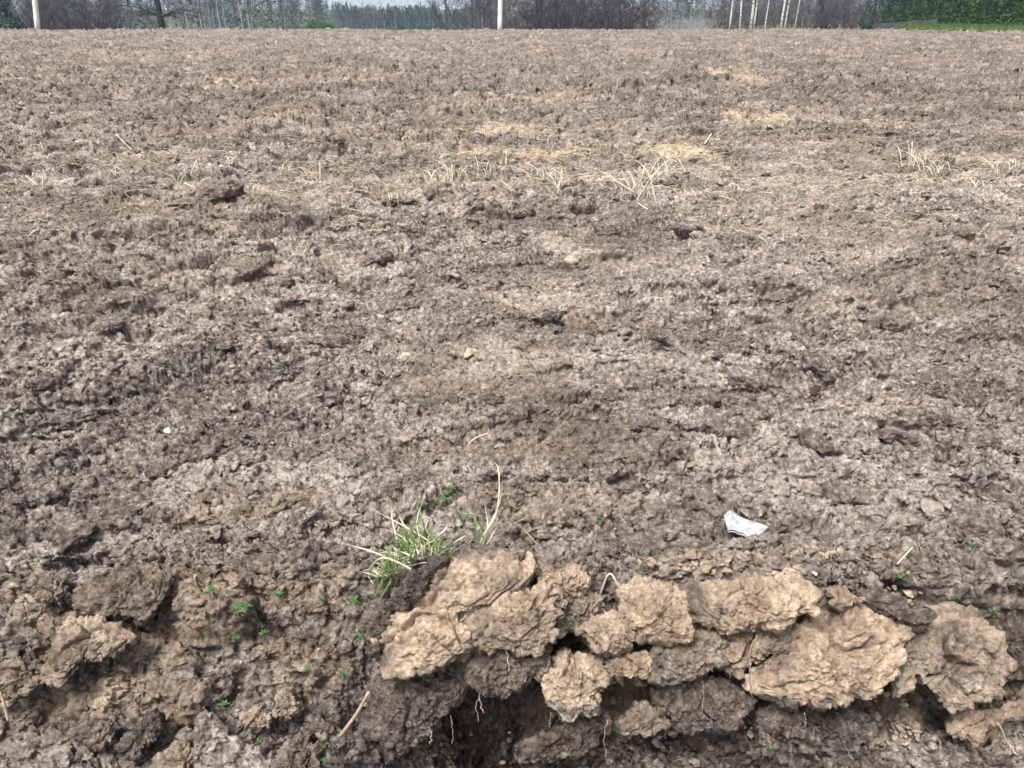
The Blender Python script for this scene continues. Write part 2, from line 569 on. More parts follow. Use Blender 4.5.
Z1, Z2, Z3, Z4 = zc(0, 540, 2.926), zc(320, 530, 3.227), zc(560, 530, 2.844), zc(780, 530, 3.225)


def slab(label, pts, lift=0.03, tilt=(0.0, -0.62, 0.78), thick=0.09, bulge=0.13, tan=0.9, crust=0.0, dark_part=0.0, seed=0,
         name='soil_clod', lump=1.0, crack=1.0, grow=1.15, dent=1.0):
    """a broken slab of soil: pts is its outline in the photo, laid on a tilted plane at its own place on the bank"""
    pts = np.array(pts, float)
    cen = (pts.min(0) + pts.max(0)) / 2
    pts = cen + (pts - cen) * grow
    q = np.concatenate([pts, pts[:1]])
    ar = q[:-1, 0] * q[1:, 1] - q[1:, 0] * q[:-1, 1]
    cen = np.array([((q[:-1, 0] + q[1:, 0]) * ar).sum(), ((q[:-1, 1] + q[1:, 1]) * ar).sum()]) / (3 * ar.sum())
    P0 = on_ground([cen[0]], [cen[1]], smooth=True)[0]
    d0 = ray(cen[0], cen[1]); d0 = d0 / np.linalg.norm(d0)
    P0 = P0 - d0 * lift
    n = np.array(tilt, float); n /= np.linalg.norm(n)
    e1 = np.cross([0, 1, 0], n); e1 /= np.linalg.norm(e1)
    if e1[0] < 0: e1 = -e1
    e2 = np.cross(n, e1)
    O = np.array([0, 0, EYE])
    dd = ray(pts[:, 0], pts[:, 1])
    tt = ((P0 - O) @ n) / (dd @ n)
    W = O + dd * tt[:, None]
    L = np.stack([(W - P0) @ e1, (W - P0) @ e2], -1)
    # polar outline
    size = np.sqrt(abs(0.5 * sum(L[i, 0] * L[(i + 1) % len(L), 1] - L[(i + 1) % len(L), 0] * L[i, 1] for i in range(len(L)))))
    nt_ = int(np.clip(size / 0.0016, 160, 620)); nf = int(nt_ * 0.30); ns = int(nt_ * 0.12) + 6; nb = 14
    th = np.linspace(-math.pi, math.pi, nt_, endpoint=False)
    rad = np.zeros(nt_)
    m = len(L)
    for i in range(m):
        a = L[i]; b = L[(i + 1) % m]
        cr = a[0] * b[1] - a[1] * b[0]
        den = np.cos(th) * (b[1] - a[1]) - np.sin(th) * (b[0] - a[0])
        with np.errstate(all='ignore'):
            r = cr / den
            s = np.where(np.abs(b[0] - a[0]) > np.abs(b[1] - a[1]), (r * np.cos(th) - a[0]) / (b[0] - a[0] + 1e-12), (r * np.sin(th) - a[1]) / (b[1] - a[1] + 1e-12))
        ok = (r > 0) & (s >= -0.001) & (s <= 1.001)
        rad = np.where(ok, np.maximum(rad, r), rad)
    bad = rad <= 0
    if bad.any(): rad[bad] = np.interp(th[bad], th[~bad], rad[~bad], period=2 * math.pi)
    k = np.array([1, 2, 3, 2, 1.0]); k /= k.sum()
    rad = sum(w * np.roll(rad, j - 2) for j, w in enumerate(k))
    cs, sn = np.cos(th), np.sin(th)
    B = size * bulge * 0.75
    rings = []
    for s in np.linspace(0.0006, 1, nf) ** 0.8:
        h = B * (1 - s ** 2.6)
        rings.append((s, h))
    for q_ in np.linspace(0, 1, ns)[1:]:                     # the broken side, undercut
        rings.append((1 - 0.18 * q_ ** 1.5, -thick * q_))
    for q_ in np.linspace(1, 0.05, nb)[1:]:
        rings.append((0.82 * q_, -thick - 0.01))
    S = np.array([r[0] for r in rings])[:, None]; H = np.array([r[1] for r in rings])[:, None]
    x2 = S * rad * cs; y2 = S * rad * sn
    P = P0 + x2[..., None] * e1 + y2[..., None] * e2 + np.broadcast_to(H, x2.shape)[..., None] * n
    sd = 40 + seed * 7
    # big facets and dents first
    rim = np.clip(S, 0, 1)
    big = 0.08 * dent * size * fbm3(P / (size * 0.55) + sd, sd, 3) * (1 - 0.35 * rim)
    P = P + big[..., None] * n
    f = (1 - 0.4 * 0)
    wob = 0.05 * size * np.stack([fbm3(P / (size * .30) + sd + 5, sd + 1, 3), fbm3(P / (size * .30) + sd + 9, sd + 2, 3), fbm3(P / (size * .30) + sd + 14, sd + 3, 3)], -1)
    P = P + wob * (0.35 + 0.5 * dent)
    N = grid_normals(P, True)
    if (N[: nf // 2].reshape(-1, 3).mean(0) @ n) < 0: N = -N
    Pf = P.reshape(-1, 3).astype(np.float32); Nf = N.reshape(-1, 3).astype(np.float32)
    out = Pf.copy()
    cr_ = np.zeros(len(Pf), np.float32)

    def fine(s):
        p = Pf[s]
        wp = p + 0.012 * np.stack([fbm3(p * 22, sd + 31, 2), fbm3(p * 22 + 7, sd + 32, 2), fbm3(p * 22 + 13, sd + 33, 2)], -1)
        f1, g1 = facet3(wp / 0.085 + sd, sd + 11); f2, g2 = facet3(wp / 0.030 + sd, sd + 18)
        d = 0.026 * lump * f1 + 0.007 * lump * f2 - 0.010 * crack * sst(0.06, 0.0, g1) * sst(-.05, .2, vn3(p * 9, sd + 35)) - 0.002 * sst(0.08, 0, g2)
        soft = sst(-.15, .2, fbm3(p * 11, sd + 36, 2))
        d = d + lump * soft * (0.006 * crumb3(p / 0.022 + sd, sd + 12) + 0.005 * crumb3(p / 0.010, sd + 13)) + 0.0022 * crumb3(p / 0.0055, sd + 19)
        d = d + 0.017 * fbm3(p * 34, sd + 14, 5, .72) - 0.010 * sst(.12, .34, fbm3(p * 60, sd + 37, 3))
        c = np.abs(vn3(p / (0.11) + 0.5 * fbm3(p * 14, sd + 16, 2)[:, None] + sd, sd + 15))
        ck = sst(0.045, 0.0, c) * sst(-0.02, 0.10, vn3(p * 7 + sd, sd + 17))
        d = d - 0.034 * crack * ck
        cr_[s] = ck
        out[s] = p + Nf[s] * d[:, None]
    par(fine, len(Pf), 12000)
    # tints: sandy face, grey weathered crust towards the upper rim, darker broken sides
    v = (y2 / max(1e-6, y2.max())).ravel()
    sb = np.broadcast_to(H, x2.shape).ravel()
    nz = fbm3(Pf * 9 + sd, sd + 21, 4)
    T = tan * sst(-0.62, 0.34, nz + 0.22 + 0.45 * fbm3(Pf * 15, sd + 23, 3) + 0.4 * fbm3(Pf * 30, sd + 22, 3))
    if crust: T = T * (1 - sst(1 - crust - 0.12, 1 - crust + 0.12, v + 0.5 * nz))
    if dark_part: T = T * (1 - sst(1 - dark_part - 0.10, 1 - dark_part + 0.12, -y2.ravel() / max(1e-6, -y2.min()) + 0.6 * nz))
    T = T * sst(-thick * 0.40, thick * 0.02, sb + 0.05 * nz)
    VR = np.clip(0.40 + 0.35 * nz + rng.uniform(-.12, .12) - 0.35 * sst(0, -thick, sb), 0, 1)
    F = grid_faces(len(rings), nt_, True)
    org = np.array([P0[0], P0[1], out[:, 2].min()])
    o = mesh_np(name, out - org.astype(np.float32), F, M_SOIL, attrs={'tan': T, 'var': VR, 'dark_part': np.clip((0.75 if tan < .2 else 0.0) + 0.9 * sst(0.0, -thick * .5, sb + .05 * nz), 0, 1)})
    o.location = org
    tag(o, label, 'soil clod')
    return o


UP = (0.0, -0.35, 0.94)
slab('largest domed sandy clod with a grassy tuft growing behind it',
     Z2([(170, 345), (200, 305), (240, 240), (310, 180), (370, 120), (440, 88), (520, 68), (600, 63), (670, 85), (692, 150), (640, 190), (580, 192), (545, 225), (500, 245), (470, 280), (485, 310), (480, 355), (478, 400), (400, 430), (330, 462), (215, 465), (205, 400)]),
     lift=0.085, thick=0.14, bulge=0.14, tan=1.0, crust=0.20, dark_part=0.10, grow=1.06, dent=0.35, seed=1, tilt=(-0.12, -0.62, 0.78))
slab('grey topped block of soil leaning on the right shoulder of the big domed clod',
     Z2([(690, 62), (760, 58), (830, 100), (858, 165), (830, 205), (800, 225), (750, 195), (705, 160), (680, 100)]), lift=0.09, thick=0.12, bulge=0.25, tan=0.95, crust=0.75, seed=2)
slab('sandy wedge split off below the big domed clod by a dark crack',
     Z2([(490, 305), (530, 255), (580, 198), (650, 195), (720, 172), (785, 220), (783, 262), (742, 305), (745, 345), (700, 375), (620, 382), (540, 370), (492, 350)]), lift=0.095, thick=0.13, bulge=0.24, tan=1.0, seed=3)
slab('dark brown clod hanging over the hollow below the sandy wedge',
     Z2([(470, 405), (540, 365), (640, 372), (735, 385), (722, 430), (690, 482), (620, 512), (540, 532), (478, 490)]), lift=0.075, thick=0.12, bulge=0.30, tan=0.15, seed=4, tilt=(0, -0.85, 0.5))
slab('broad dark slab of earth under the left half of the big domed clod',
     Z2([(190, 480), (300, 455), (400, 435), (470, 455), (476, 510), (380, 600), (345, 650), (230, 735), (170, 705), (150, 600)]), lift=0.05, thick=0.10, bulge=0.22, tan=0.0, seed=5, tilt=(-0.1, -0.8, 0.6), lump=0.7, crack=0.5)
slab('clod with sandy top and dark grey underside right of the dark hollow',
     Z2([(715, 470), (740, 430), (800, 395), (900, 420), (915, 500), (890, 585), (800, 595), (738, 560)]), lift=0.075, thick=0.12, bulge=0.30, tan=0.9, dark_part=0.35, seed=6, tilt=(0, -0.75, 0.66))
slab('long flat clod lying in front of the dark hollow at the bottom edge',
     Z2([(640, 690), (700, 672), (760, 645), (880, 588), (922, 598), (928, 640), (840, 722), (740, 745), (660, 748)]), lift=0.06, thick=0.09, bulge=0.22, tan=0.12, seed=7, tilt=(0.15, -0.5, 0.85))
slab('lumpy pale clod left of centre in the row right of the big dome',
     Z3([(180, 172), (230, 150), (330, 168), (372, 262), (350, 312), (290, 312), (230, 302), (190, 250)]), lift=0.065, thick=0.10, bulge=0.32, tan=1.0, seed=8)
slab('small crumbly sandy clod at the near corner of the notch beside the big dome',
     Z3([(55, 285), (100, 250), (150, 228), (200, 250), (205, 300), (170, 342), (105, 345)]), lift=0.07, thick=0.09, bulge=0.34, tan=0.9, seed=9)
slab('grey clod face between two sandy clods in the middle of the bank',
     Z3([(262, 335), (310, 300), (380, 268), (450, 290), (475, 380), (400, 412), (285, 425)]), lift=0.055, thick=0.10, bulge=0.25, tan=0.35, seed=10)
slab('wide pale clod on the crest right behind the grey clod face',
     Z3([(340, 190), (400, 160), (450, 148), (540, 138), (655, 128), (715, 180), (700, 235), (620, 262), (540, 285), (450, 275), (380, 240)]), lift=0.065, thick=0.11, bulge=0.25, tan=1.0, seed=11)
slab('biggest pale clod at the right with a rusty brown spot on its face',
     Z3([(520, 445), (560, 380), (640, 340), (655, 288), (740, 240), (815, 213), (930, 235), (998, 290), (982, 350), (940, 425), (892, 482), (830, 478), (770, 492), (690, 482), (620, 470)]), lift=0.085, thick=0.14, bulge=0.15, tan=1.0, dark_part=0.10, grow=1.04, seed=12)
slab('small pinkish clod on the crest above the biggest pale right clod',
     Z3([(775, 158), (815, 162), (862, 195), (820, 215), (778, 212)]), lift=0.06, thick=0.06, bulge=0.25, tan=0.8, seed=13, tilt=UP)
slab('small sandy nodule, left one of a pair on the middle of the bank',
     Z3([(130, 375), (160, 358), (192, 372), (190, 410), (165, 430), (140, 415)]), lift=0.075, thick=0.05, bulge=0.40, tan=1.0, seed=14)
slab('small sandy nodule, right one of a pair on the middle of the bank',
     Z3([(200, 358), (235, 345), (262, 372), (258, 412), (235, 432), (205, 408)]), lift=0.075, thick=0.05, bulge=0.40, tan=1.0, seed=15)
slab('flat grey brown clod low on the bank under the pair of nodules',
     Z3([(178, 545), (215, 515), (260, 500), (312, 538), (312, 570), (250, 585), (200, 582)]), lift=0.06, thick=0.07, bulge=0.26, tan=0.30, seed=16)
slab('crumbly brown mass of soil at the right beside the biggest pale clod',
     Z4([(425, 262), (520, 268), (640, 290), (705, 345), (745, 440), (690, 520), (560, 560), (465, 475), (440, 380)]), lift=0.06, thick=0.10, bulge=0.18, tan=0.62, seed=17, lump=1.5, crack=1.3)
slab('pale ragged ledge of soil at the lower right edge of the photo',
     Z4([(560, 632), (640, 588), (720, 565), (800, 560), (800, 605), (700, 625), (645, 692), (590, 662)]), lift=0.06, thick=0.08, bulge=0.24, tan=0.80, seed=18)
slab('long smooth grey slab lying on the crest at the right',
     Z4([(255, 200), (300, 188), (400, 230), (500, 262), (470, 285), (380, 272), (300, 240)]), lift=0.05, thick=0.06, bulge=0.14, tan=0.0, seed=19, tilt=UP, lump=0.4, crack=0.3)
slab('dark blocky clod under the biggest pale right clod, left part',
     Z3([(560, 520), (620, 500), (690, 520), (700, 590), (650, 650), (580, 620)]), lift=0.05, thick=0.08, bulge=0.22, tan=0.0, seed=20, tilt=(0, -0.85, 0.5), lump=0.6)
slab('dark blocky clod under the biggest pale right clod, right part',
     Z3([(705, 520), (800, 505), (870, 520), (880, 580), (800, 640), (720, 610)]), lift=0.05, thick=0.08, bulge=0.22, tan=0.0, seed=21, tilt=(0, -0.85, 0.5), lump=0.6)
slab('broad pale clod at the left with a darker hollow below it',
     Z1([(120, 415), (165, 300), (205, 235), (330, 245), (385, 285), (330, 330), (250, 350), (190, 410)]), lift=0.022, thick=0.05, bulge=0.20, tan=0.62, seed=22)
slab('long low grey clod along the crest at the left',
     Z1([(225, 175), (300, 110), (400, 78), (470, 75), (495, 110), (465, 165), (420, 215), (330, 215), (260, 205)]), lift=0.020, thick=0.05, bulge=0.18, tan=0.15, seed=23, tilt=UP)
slab('pale clod at the bottom edge of the photo, left of centre',
     Z1([(445, 680), (470, 630), (530, 588), (575, 620), (580, 690), (510, 730)]), lift=0.025, thick=0.05, bulge=0.30, tan=0.55, seed=24)
slab('angular brown clod leaning left of the pale bottom clod',
     Z1([(335, 605), (400, 545), (455, 492), (468, 545), (410, 622), (360, 640)]), lift=0.028, thick=0.05, bulge=0.22, tan=0.05, seed=25, lump=0.5)
slab('rounded brown clod at the bottom edge beside a green sprout',
     Z1([(800, 660), (830, 600), (875, 558), (925, 620), (920, 690), (840, 720)]), lift=0.025, thick=0.05, bulge=0.28, tan=0.15, seed=26)
slab('upright tan clod on the slope left of the fallen stick',
     Z1([(795, 490), (825, 445), (855, 428), (868, 480), (850, 525), (805, 520)]), lift=0.028, thick=0.05, bulge=0.30, tan=0.5, seed=27)
slab('small pale clod with an overhanging nose on the left slope',
     Z1([(715, 515), (750, 498), (785, 508), (780, 545), (740, 540)]), lift=0.025, thick=0.05, bulge=0.32, tan=0.6, seed=28)
slab('greyish clod cut by the left edge of the photo',
     Z1([(-30, 385), (60, 350), (115, 372), (105, 425), (40, 460), (-30, 450)]), lift=0.025, thick=0.05, bulge=0.24, tan=0.35, seed=29)
slab('round brown clod beside a pink stone on the left crest',
     Z1([(90, 130), (130, 105), (180, 115), (185, 160), (130, 178), (95, 160)]), lift=0.025, thick=0.05, bulge=0.32, tan=0.2, seed=30, tilt=UP)
slab('grey brown clod among darker soil on the lower left slope',
     Z1([(220, 560), (260, 530), (310, 545), (315, 590), (260, 615), (225, 600)]), lift=0.028, thick=0.05, bulge=0.30, tan=0.1, seed=31)
slab('sloping brown clod ridge at the foot of the dark slab left of centre',
     Z1([(905, 490), (950, 455), (985, 500), (965, 560), (920, 550)]), lift=0.025, thick=0.05, bulge=0.30, tan=0.05, seed=32)
slab('dark earthy cap along the upper left rim of the largest domed clod, under the grass',
     Z2([(225, 240), (285, 160), (355, 98), (415, 92), (350, 160), (275, 250)]), lift=0.12, thick=0.07, bulge=0.22, tan=0.0, seed=41, grow=1.1)
slab('dark earthy cap along the very top of the largest domed clod',
     Z2([(370, 100), (460, 50), (560, 46), (625, 62), (530, 84), (440, 108)]), lift=0.115, thick=0.07, bulge=0.22, tan=0.05, seed=42, grow=1.1)
slab('dark crumbly earth at the left foot of the largest domed clod',
     Z2([(150, 370), (175, 270), (240, 215), (255, 250), (210, 320), (195, 400)]), lift=0.10, thick=0.07, bulge=0.22, tan=0.0, seed=43, grow=1.1)
slab('rough brown clod filling the notch between the big dome and the pale lumps',
     Z3([(5, 200), (60, 165), (120, 190), (110, 240), (60, 275), (10, 300), (-20, 250)]), lift=0.03, thick=0.10, bulge=0.25, tan=0.25, seed=44)
slab('crumbly tan clod wedged between the grey face and the biggest pale clod',
     Z3([(465, 290), (560, 270), (650, 265), (650, 330), (570, 370), (500, 420), (460, 380)]), lift=0.045, thick=0.10, bulge=0.25, tan=0.75, seed=45)
slab('brown clod in the dark joint right of the biggest pale clod',
     Z3([(960, 250), (1020, 260), (1040, 360), (1000, 440), (950, 470), (965, 380)]), lift=0.045, thick=0.10, bulge=0.25, tan=0.35, seed=46)
slab('dark grey clod under the grey face in the middle of the bank',
     Z3([(270, 430), (400, 415), (480, 430), (530, 480), (480, 560), (360, 560), (280, 500)]), lift=0.045, thick=0.08, bulge=0.2, tan=0.0, seed=47)
print('slabs', round(time.time() - T0, 1))

# ------------------------------------------------------------------ clods lying about the field
def ico(sub):
    import bmesh
    bm = bmesh.new(); bmesh.ops.create_icosphere(bm, subdivisions=sub, radius=1)
    V = np.array([v.co[:] for v in bm.verts]); F = np.array([[v.index for v in f.verts] for f in bm.faces]); bm.free()
    return V, F


def rock_shape(V, seed, cut=9):
    r = np.random.default_rng(seed)
    N = r.normal(size=(cut, 3)); N /= np.linalg.norm(N, axis=1)[:, None]
    D = r.uniform(0.55, 0.95, cut)
    dots = V @ N.T
    rad = np.min(np.where(dots > 0.05, D / np.maximum(dots, 0.05), 9), 1)
    rad = np.minimum(rad, 1.15)
    P = V * rad[:, None] * np.array([1.25, 0.95, 0.62])
    return P


ICO = {k: ico(k) for k in (1, 2, 5)}
protos = []
for k in range(7):
    V_, F_ = ICO[5]
    P = rock_shape(V_, 50 + k)
    nn = V_
    P = P + nn * (0.28 * fbm3(P * 1.6 + k * 9, 60 + k, 4) + 0.26 * facet3(P * 1.9 + k * 5, 70 + k)[0] + 0.12 * facet3(P * 5, 80 + k)[0] + 0.13 * fbm3(P * 8, 90 + k, 4, .7) + 0.03 * crumb3(P / 0.09, 90 + k))[:, None]
    o = mesh_np('soil_clod', P, F_, M_SOIL, attrs={'tan': np.full(len(P), 0.0), 'var': np.clip(0.22 + 0.5 * fbm3(P * 2, 7, 3), 0, 1)})
    C.objects.unlink(o)
    protos.append(o)

# (photo x, y, width in photo pixels)
NEARC = [(700, 405, 46), (760, 390, 60), (250, 270, 40), (275, 285, 30), (60, 425, 60), (45, 385, 36), (930, 290, 44), (960, 235, 30), (620, 235, 46), (585, 240, 40), (205, 200, 60), (180, 205, 34),
         (430, 195, 26), (372, 262, 34), (395, 205, 34), (900, 330, 40), (820, 370, 44), (740, 400, 26), (880, 145, 34), (870, 117, 32), (885, 135, 26), (660, 185, 30), (575, 186, 26), (525, 215, 30), (545, 220, 22),
         (680, 230, 26), (715, 225, 30), (540, 320, 34), (660, 340, 30), (500, 335, 26), (780, 300, 40), (330, 345, 40), (220, 345, 30), (100, 330, 34), (300, 400, 44), (330, 400, 30), (120, 300, 32), (410, 310, 40),
         (945, 425, 46), (900, 440, 50), (985, 445, 44), (820, 445, 36), (650, 430, 44), (610, 400, 34), (540, 410, 30), (480, 400, 40), (235, 460, 36), (165, 470, 40), (120, 510, 50), (40, 500, 44), (60, 545, 60),
         (230, 525, 40), (300, 520, 34), (580, 520, 30), (640, 545, 38), (700, 500, 30), (850, 500, 46), (970, 530, 60), (1000, 500, 40), (640, 490, 34)]
spots = on_ground([c[0] for c in NEARC], [c[1] for c in NEARC])
for i, (px, py, w) in enumerate(NEARC):
    o = protos[i % 7].copy(); C.objects.link(o)
    p = spots[i]
    dist = math.hypot(p[1] * CP + (EYE - p[2]) * SP, 0)
    s = w * dist / FOC / 2.5
    o.location = (p[0], p[1] + s * 0.4, p[2] + s * (0.06 if py < 470 else -0.10))
    o.scale = (s * random.uniform(.9, 1.15), s * random.uniform(.9, 1.2), s * random.uniform(.7, 1.0))
    o.rotation_euler = (random.uniform(-.3, .3), random.uniform(-.3, .3), random.choice([0, math.pi]) + random.uniform(-.5, .5))
    if py < 250:
        tag(o, 'dark rough clod on the far half of the field, near the dry straw', 'soil clod', 'clods on the far half of the field')
    else:
        tag(o, 'rough grey brown clod lying loose between the straw and the near bank', 'soil clod', 'clods lying loose on the near half of the field')

# ------------------------------------------------------------------ uncountable crumbs of soil, one object
def scatter_crumbs(n, sub, smin, smax, ymin, ymax, seed, xr=None, tb=0.0):
    r = np.random.default_rng(seed)
    V_, F_ = ICO[sub]
    sh = [rock_shape(V_, 200 + k, 7) for k in range(8)]
    y = np.exp(r.uniform(math.log(ymin), math.log(ymax), n))
    x = r.uniform(-1, 1, n) * (1.0 + 0.78 * y)
    if xr: x = r.uniform(xr[0], xr[1], n)
    cl = fbm(x * 1.5, y * 1.5, 888, 3)
    keep = cl + r.uniform(-.35, .35, n) > -0.1
    x, y = x[keep], y[keep]; n = len(x)
    z = ground(x, y)
    y = y - 0.28 * (z - base(x, y))
    dist = np.minimum(np.hypot(y, EYE), 4 + 0.35 * np.hypot(y, EYE))
    s = (smin * (smax / smin) ** (r.uniform(0, 1, n) ** 2.2)) * dist
    t = np.maximum(tan_patches(x, y), tb * sst(-.25, .2, fbm(x * 7, y * 7, 889, 2)))
    Vs, Fs, tt, vv = [], [], [], []
    nv = len(V_)
    idx = r.integers(0, 8, n)
    for k in range(8):
        m = np.where(idx == k)[0]
        A = r.uniform(0, 6.283, len(m)); ca, sa = np.cos(A), np.sin(A)
        P = sh[k] * (1 + 0.25 * r.uniform(-1, 1, (len(V_), 1)))
        q = np.empty((len(m), nv, 3))
        q[..., 0] = P[:, 0] * ca[:, None] - P[:, 1] * sa[:, None]
        q[..., 1] = P[:, 0] * sa[:, None] + P[:, 1] * ca[:, None]
        tl = r.uniform(-.5, .5, (len(m), 2))
        q[..., 2] = P[:, 2] + tl[:, :1] * q[..., 0] + tl[:, 1:] * q[..., 1]
        q *= s[m][:, None, None]
        q += np.stack([x[m], y[m], z[m] + s[m] * 0.15], -1)[:, None, :]
        o0 = sum(len(v) for v in Vs)
        Vs.append(q.reshape(-1, 3))
        Fs.append((F_[None] + (np.arange(len(m)) * nv)[:, None, None] + o0).reshape(-1, 3))
        tt.append(np.repeat(np.clip(t[m] + (r.uniform(0, 1, len(m)) < 0.05) * r.uniform(.2, .7, len(m)), 0, 1), nv))
        vv.append(np.repeat(r.uniform(0.05, 0.95, len(m)), nv))
    return np.concatenate(Vs), np.concatenate(Fs), np.concatenate(tt), np.concatenate(vv)


A1 = scatter_crumbs(17000, 1, 0.0012, 0.0036, 1.05, 30, 1)
A2 = scatter_crumbs(3000, 2, 0.0028, 0.0090, 1.0, 10, 2)
A3 = scatter_crumbs(2600, 2, 0.0020, 0.0075, 1.36, 1.72, 3, (-.32, 1.15), .75)
AA = (A1, A2, A3)
Vc = np.concatenate([a[0] for a in AA]); Fc = np.concatenate([A1[1], A2[1] + len(A1[0]), A3[1] + len(A1[0]) + len(A2[0])])
o = mesh_np('soil_crumbs', Vc, Fc, M_SOIL, attrs={'tan': np.concatenate([a[2] for a in AA]), 'var': np.concatenate([a[3] for a in AA])}, smooth=False)
tag(o, 'small crumbs of soil strewn all over the field', 'soil crumbs', kind='stuff')
print('crumbs', len(Vc), round(time.time() - T0, 1))

# ------------------------------------------------------------------ small plants, straw, paper, stick
class MB:
    def __init__(s): s.v = []; s.f = []

    def tube(s, pts, r0, r1, n=5):
        pts = [Vector(p) for p in pts]
        m = len(pts); b0 = len(s.v)
        for i, p in enumerate(pts):
            t = (pts[min(i + 1, m - 1)] - pts[max(i - 1, 0)])
            if t.length < 1e-9: t = Vector((0, 0, 1))
            t.normalize()
            a = t.cross(Vector((0, 1, 0.01)) if abs(t.y) < 0.9 else Vector((1, 0, 0))).normalized(); b = t.cross(a)
            r = r0 + (r1 - r0) * i / max(1, m - 1)
            for k in range(n):
                an = 2 * math.pi * k / n
                q = p + a * (math.cos(an) * r) + b * (math.sin(an) * r)
                s.v.append((q.x, q.y, q.z))
        for i in range(m - 1):
            for k in range(n):
                a = b0 + i * n + k; b = b0 + i * n + (k + 1) % n
                s.f.append((a, b, b + n, a + n))
        if n >= 3:
            s.f.append(tuple(b0 + k for k in range(n - 1, -1, -1)))
            s.f.append(tuple(b0 + (m - 1) * n + k for k in range(n)))

    def blade(s, pts, w, side=None, fold=0.25):
        """a grass blade: three points across, folded along its middle, pointed"""
        pts = [Vector(p) for p in pts]; m = len(pts); b0 = len(s.v)
        for i, p in enumerate(pts):
            t = (pts[min(i + 1, m - 1)] - pts[max(i - 1, 0)]).normalized()
            sd = side if side is not None else t.cross(Vector((0.2, -1, 0.3)))
            sd = (sd - t * sd.dot(t))
            if sd.length < 1e-6: sd = Vector((1, 0, 0))
            sd.normalize(); nn = t.cross(sd)
            f = i / max(1, m - 1)
            ww = w * (0.75 + 0.5 * f if f < 0.5 else 2.0 * (1 - f) + 0.02) * 0.5
            for q in (p - sd * ww, p + nn * (ww * fold), p + sd * ww): s.v.append((q.x, q.y, q.z))
        for i in range(m - 1):
            for k in range(2):
                a = b0 + i * 3 + k
                s.f.append((a, a + 1, a + 4, a + 3))

    def poly(s, pts):
        b0 = len(s.v); s.v += [tuple(p) for p in pts]; s.f.append(tuple(range(b0, b0 + len(pts))))

    def build(s, name, mat, parent=None, origin=None, smooth=True):
        me = bpy.data.meshes.new(name)
        v = s.v
        if origin is not None: v = [(x - origin[0], y - origin[1], z - origin[2]) for x, y, z in v]
        me.from_pydata(v, [], s.f); me.materials.append(mat)
        if smooth: me.polygons.foreach_set('use_smooth', [True] * len(me.polygons))
        o = bpy.data.objects.new(name, me); C.objects.link(o)
        if parent is not None: o.parent = parent
        elif origin is not None: o.location = origin
        return o


def smooth_path(pts, n=8):
    """Catmull-Rom through points"""
    pts = [np.array(p, float) for p in pts]
    if len(pts) == 2: pts = [pts[0], (pts[0] + pts[1]) / 2, pts[1]]
    P = [2 * pts[0] - pts[1]] + pts + [2 * pts[-1] - pts[-2]]
    out = []
    for i in range(1, len(P) - 2):
        for k in range(n):
            t = k / n
            out.append(0.5 * ((2 * P[i]) + (P[i + 1] - P[i - 1]) * t + (2 * P[i - 1] - 5 * P[i] + 4 * P[i + 1] - P[i + 2]) * t * t + (-P[i - 1] + 3 * P[i] - 3 * P[i + 1] + P[i + 2]) * t ** 3))
    out.append(P[-2])
    return out


M_STRAW = simple_mat('dry_straw', (0.52, 0.44, 0.32), (0.78, 0.72, 0.60), 30, 0.7, 0.2)
M_STRAWD = simple_mat('weathered_straw', (0.20, 0.155, 0.11), (0.52, 0.44, 0.34), 20, 0.8, 0.15)
M_STRAWG = simple_mat('golden_straw', (0.38, 0.30, 0.19), (0.68, 0.57, 0.40), 6, 0.75, 0.15)
M_GRASS = simple_mat('fresh_grass', (0.095, 0.175, 0.042), (0.20, 0.31, 0.090), 25, 0.55, 0.35, 0.35)
M_SPROUT = simple_mat('sprout_leaf', (0.038, 0.100, 0.030), (0.085, 0.18, 0.058), 60, 0.5, 0.35, 0.35)
M_ROOT = simple_mat('root', (0.24, 0.17, 0.12), (0.46, 0.36, 0.27), 40, 0.8)
M_PAPER = simple_mat('paper', (0.24, 0.24, 0.24), (0.52, 0.55, 0.58), 30, 0.8, 0.15, 0.2, 0.001)
M_LEAF = simple_mat('dead_leaf', (0.030, 0.011, 0.010), (0.052, 0.021, 0.018), 60, 0.7)
M_STONE = simple_mat('pale_stone', (0.15, 0.125, 0.105), (0.25, 0.215, 0.18), 60, 0.8, bump=0.003)
M_PINK = simple_mat('pink_stone', (0.14, 0.10, 0.08), (0.25, 0.185, 0.15), 60, 0.7, bump=0.003)
M_GREYSTONE = simple_mat('grey_stone', (0.16, 0.15, 0.145), (0.26, 0.25, 0.24), 50, 0.8, bump=0.003)
M_CHIP = simple_mat('white_chip', (0.30, 0.28, 0.25), (0.52, 0.50, 0.47), 60, 0.7, bump=0.002)

Z8 = zc(320, 440, 3.413)


def plane_path(pts, y0, lean=0.0, jit=0.02, seed=0, near=False):
    """photo points carried to a nearly upright plane at distance y0 that leans back by lean per metre of height"""
    r = np.random.default_rng(seed)
    ph = r.uniform(0, 6.28)
    out = []
    if near:
        lo = max(pts, key=lambda q: q[1])
        y0 = min(y0, float(on_ground([lo[0]], [lo[1]])[0][1]) - 0.03)
    for i, (px, py) in enumerate(pts):
        out.append(at_dist(px, py, y0 + lean * i + jit * math.sin(ph + i * 1.3)))
    return out


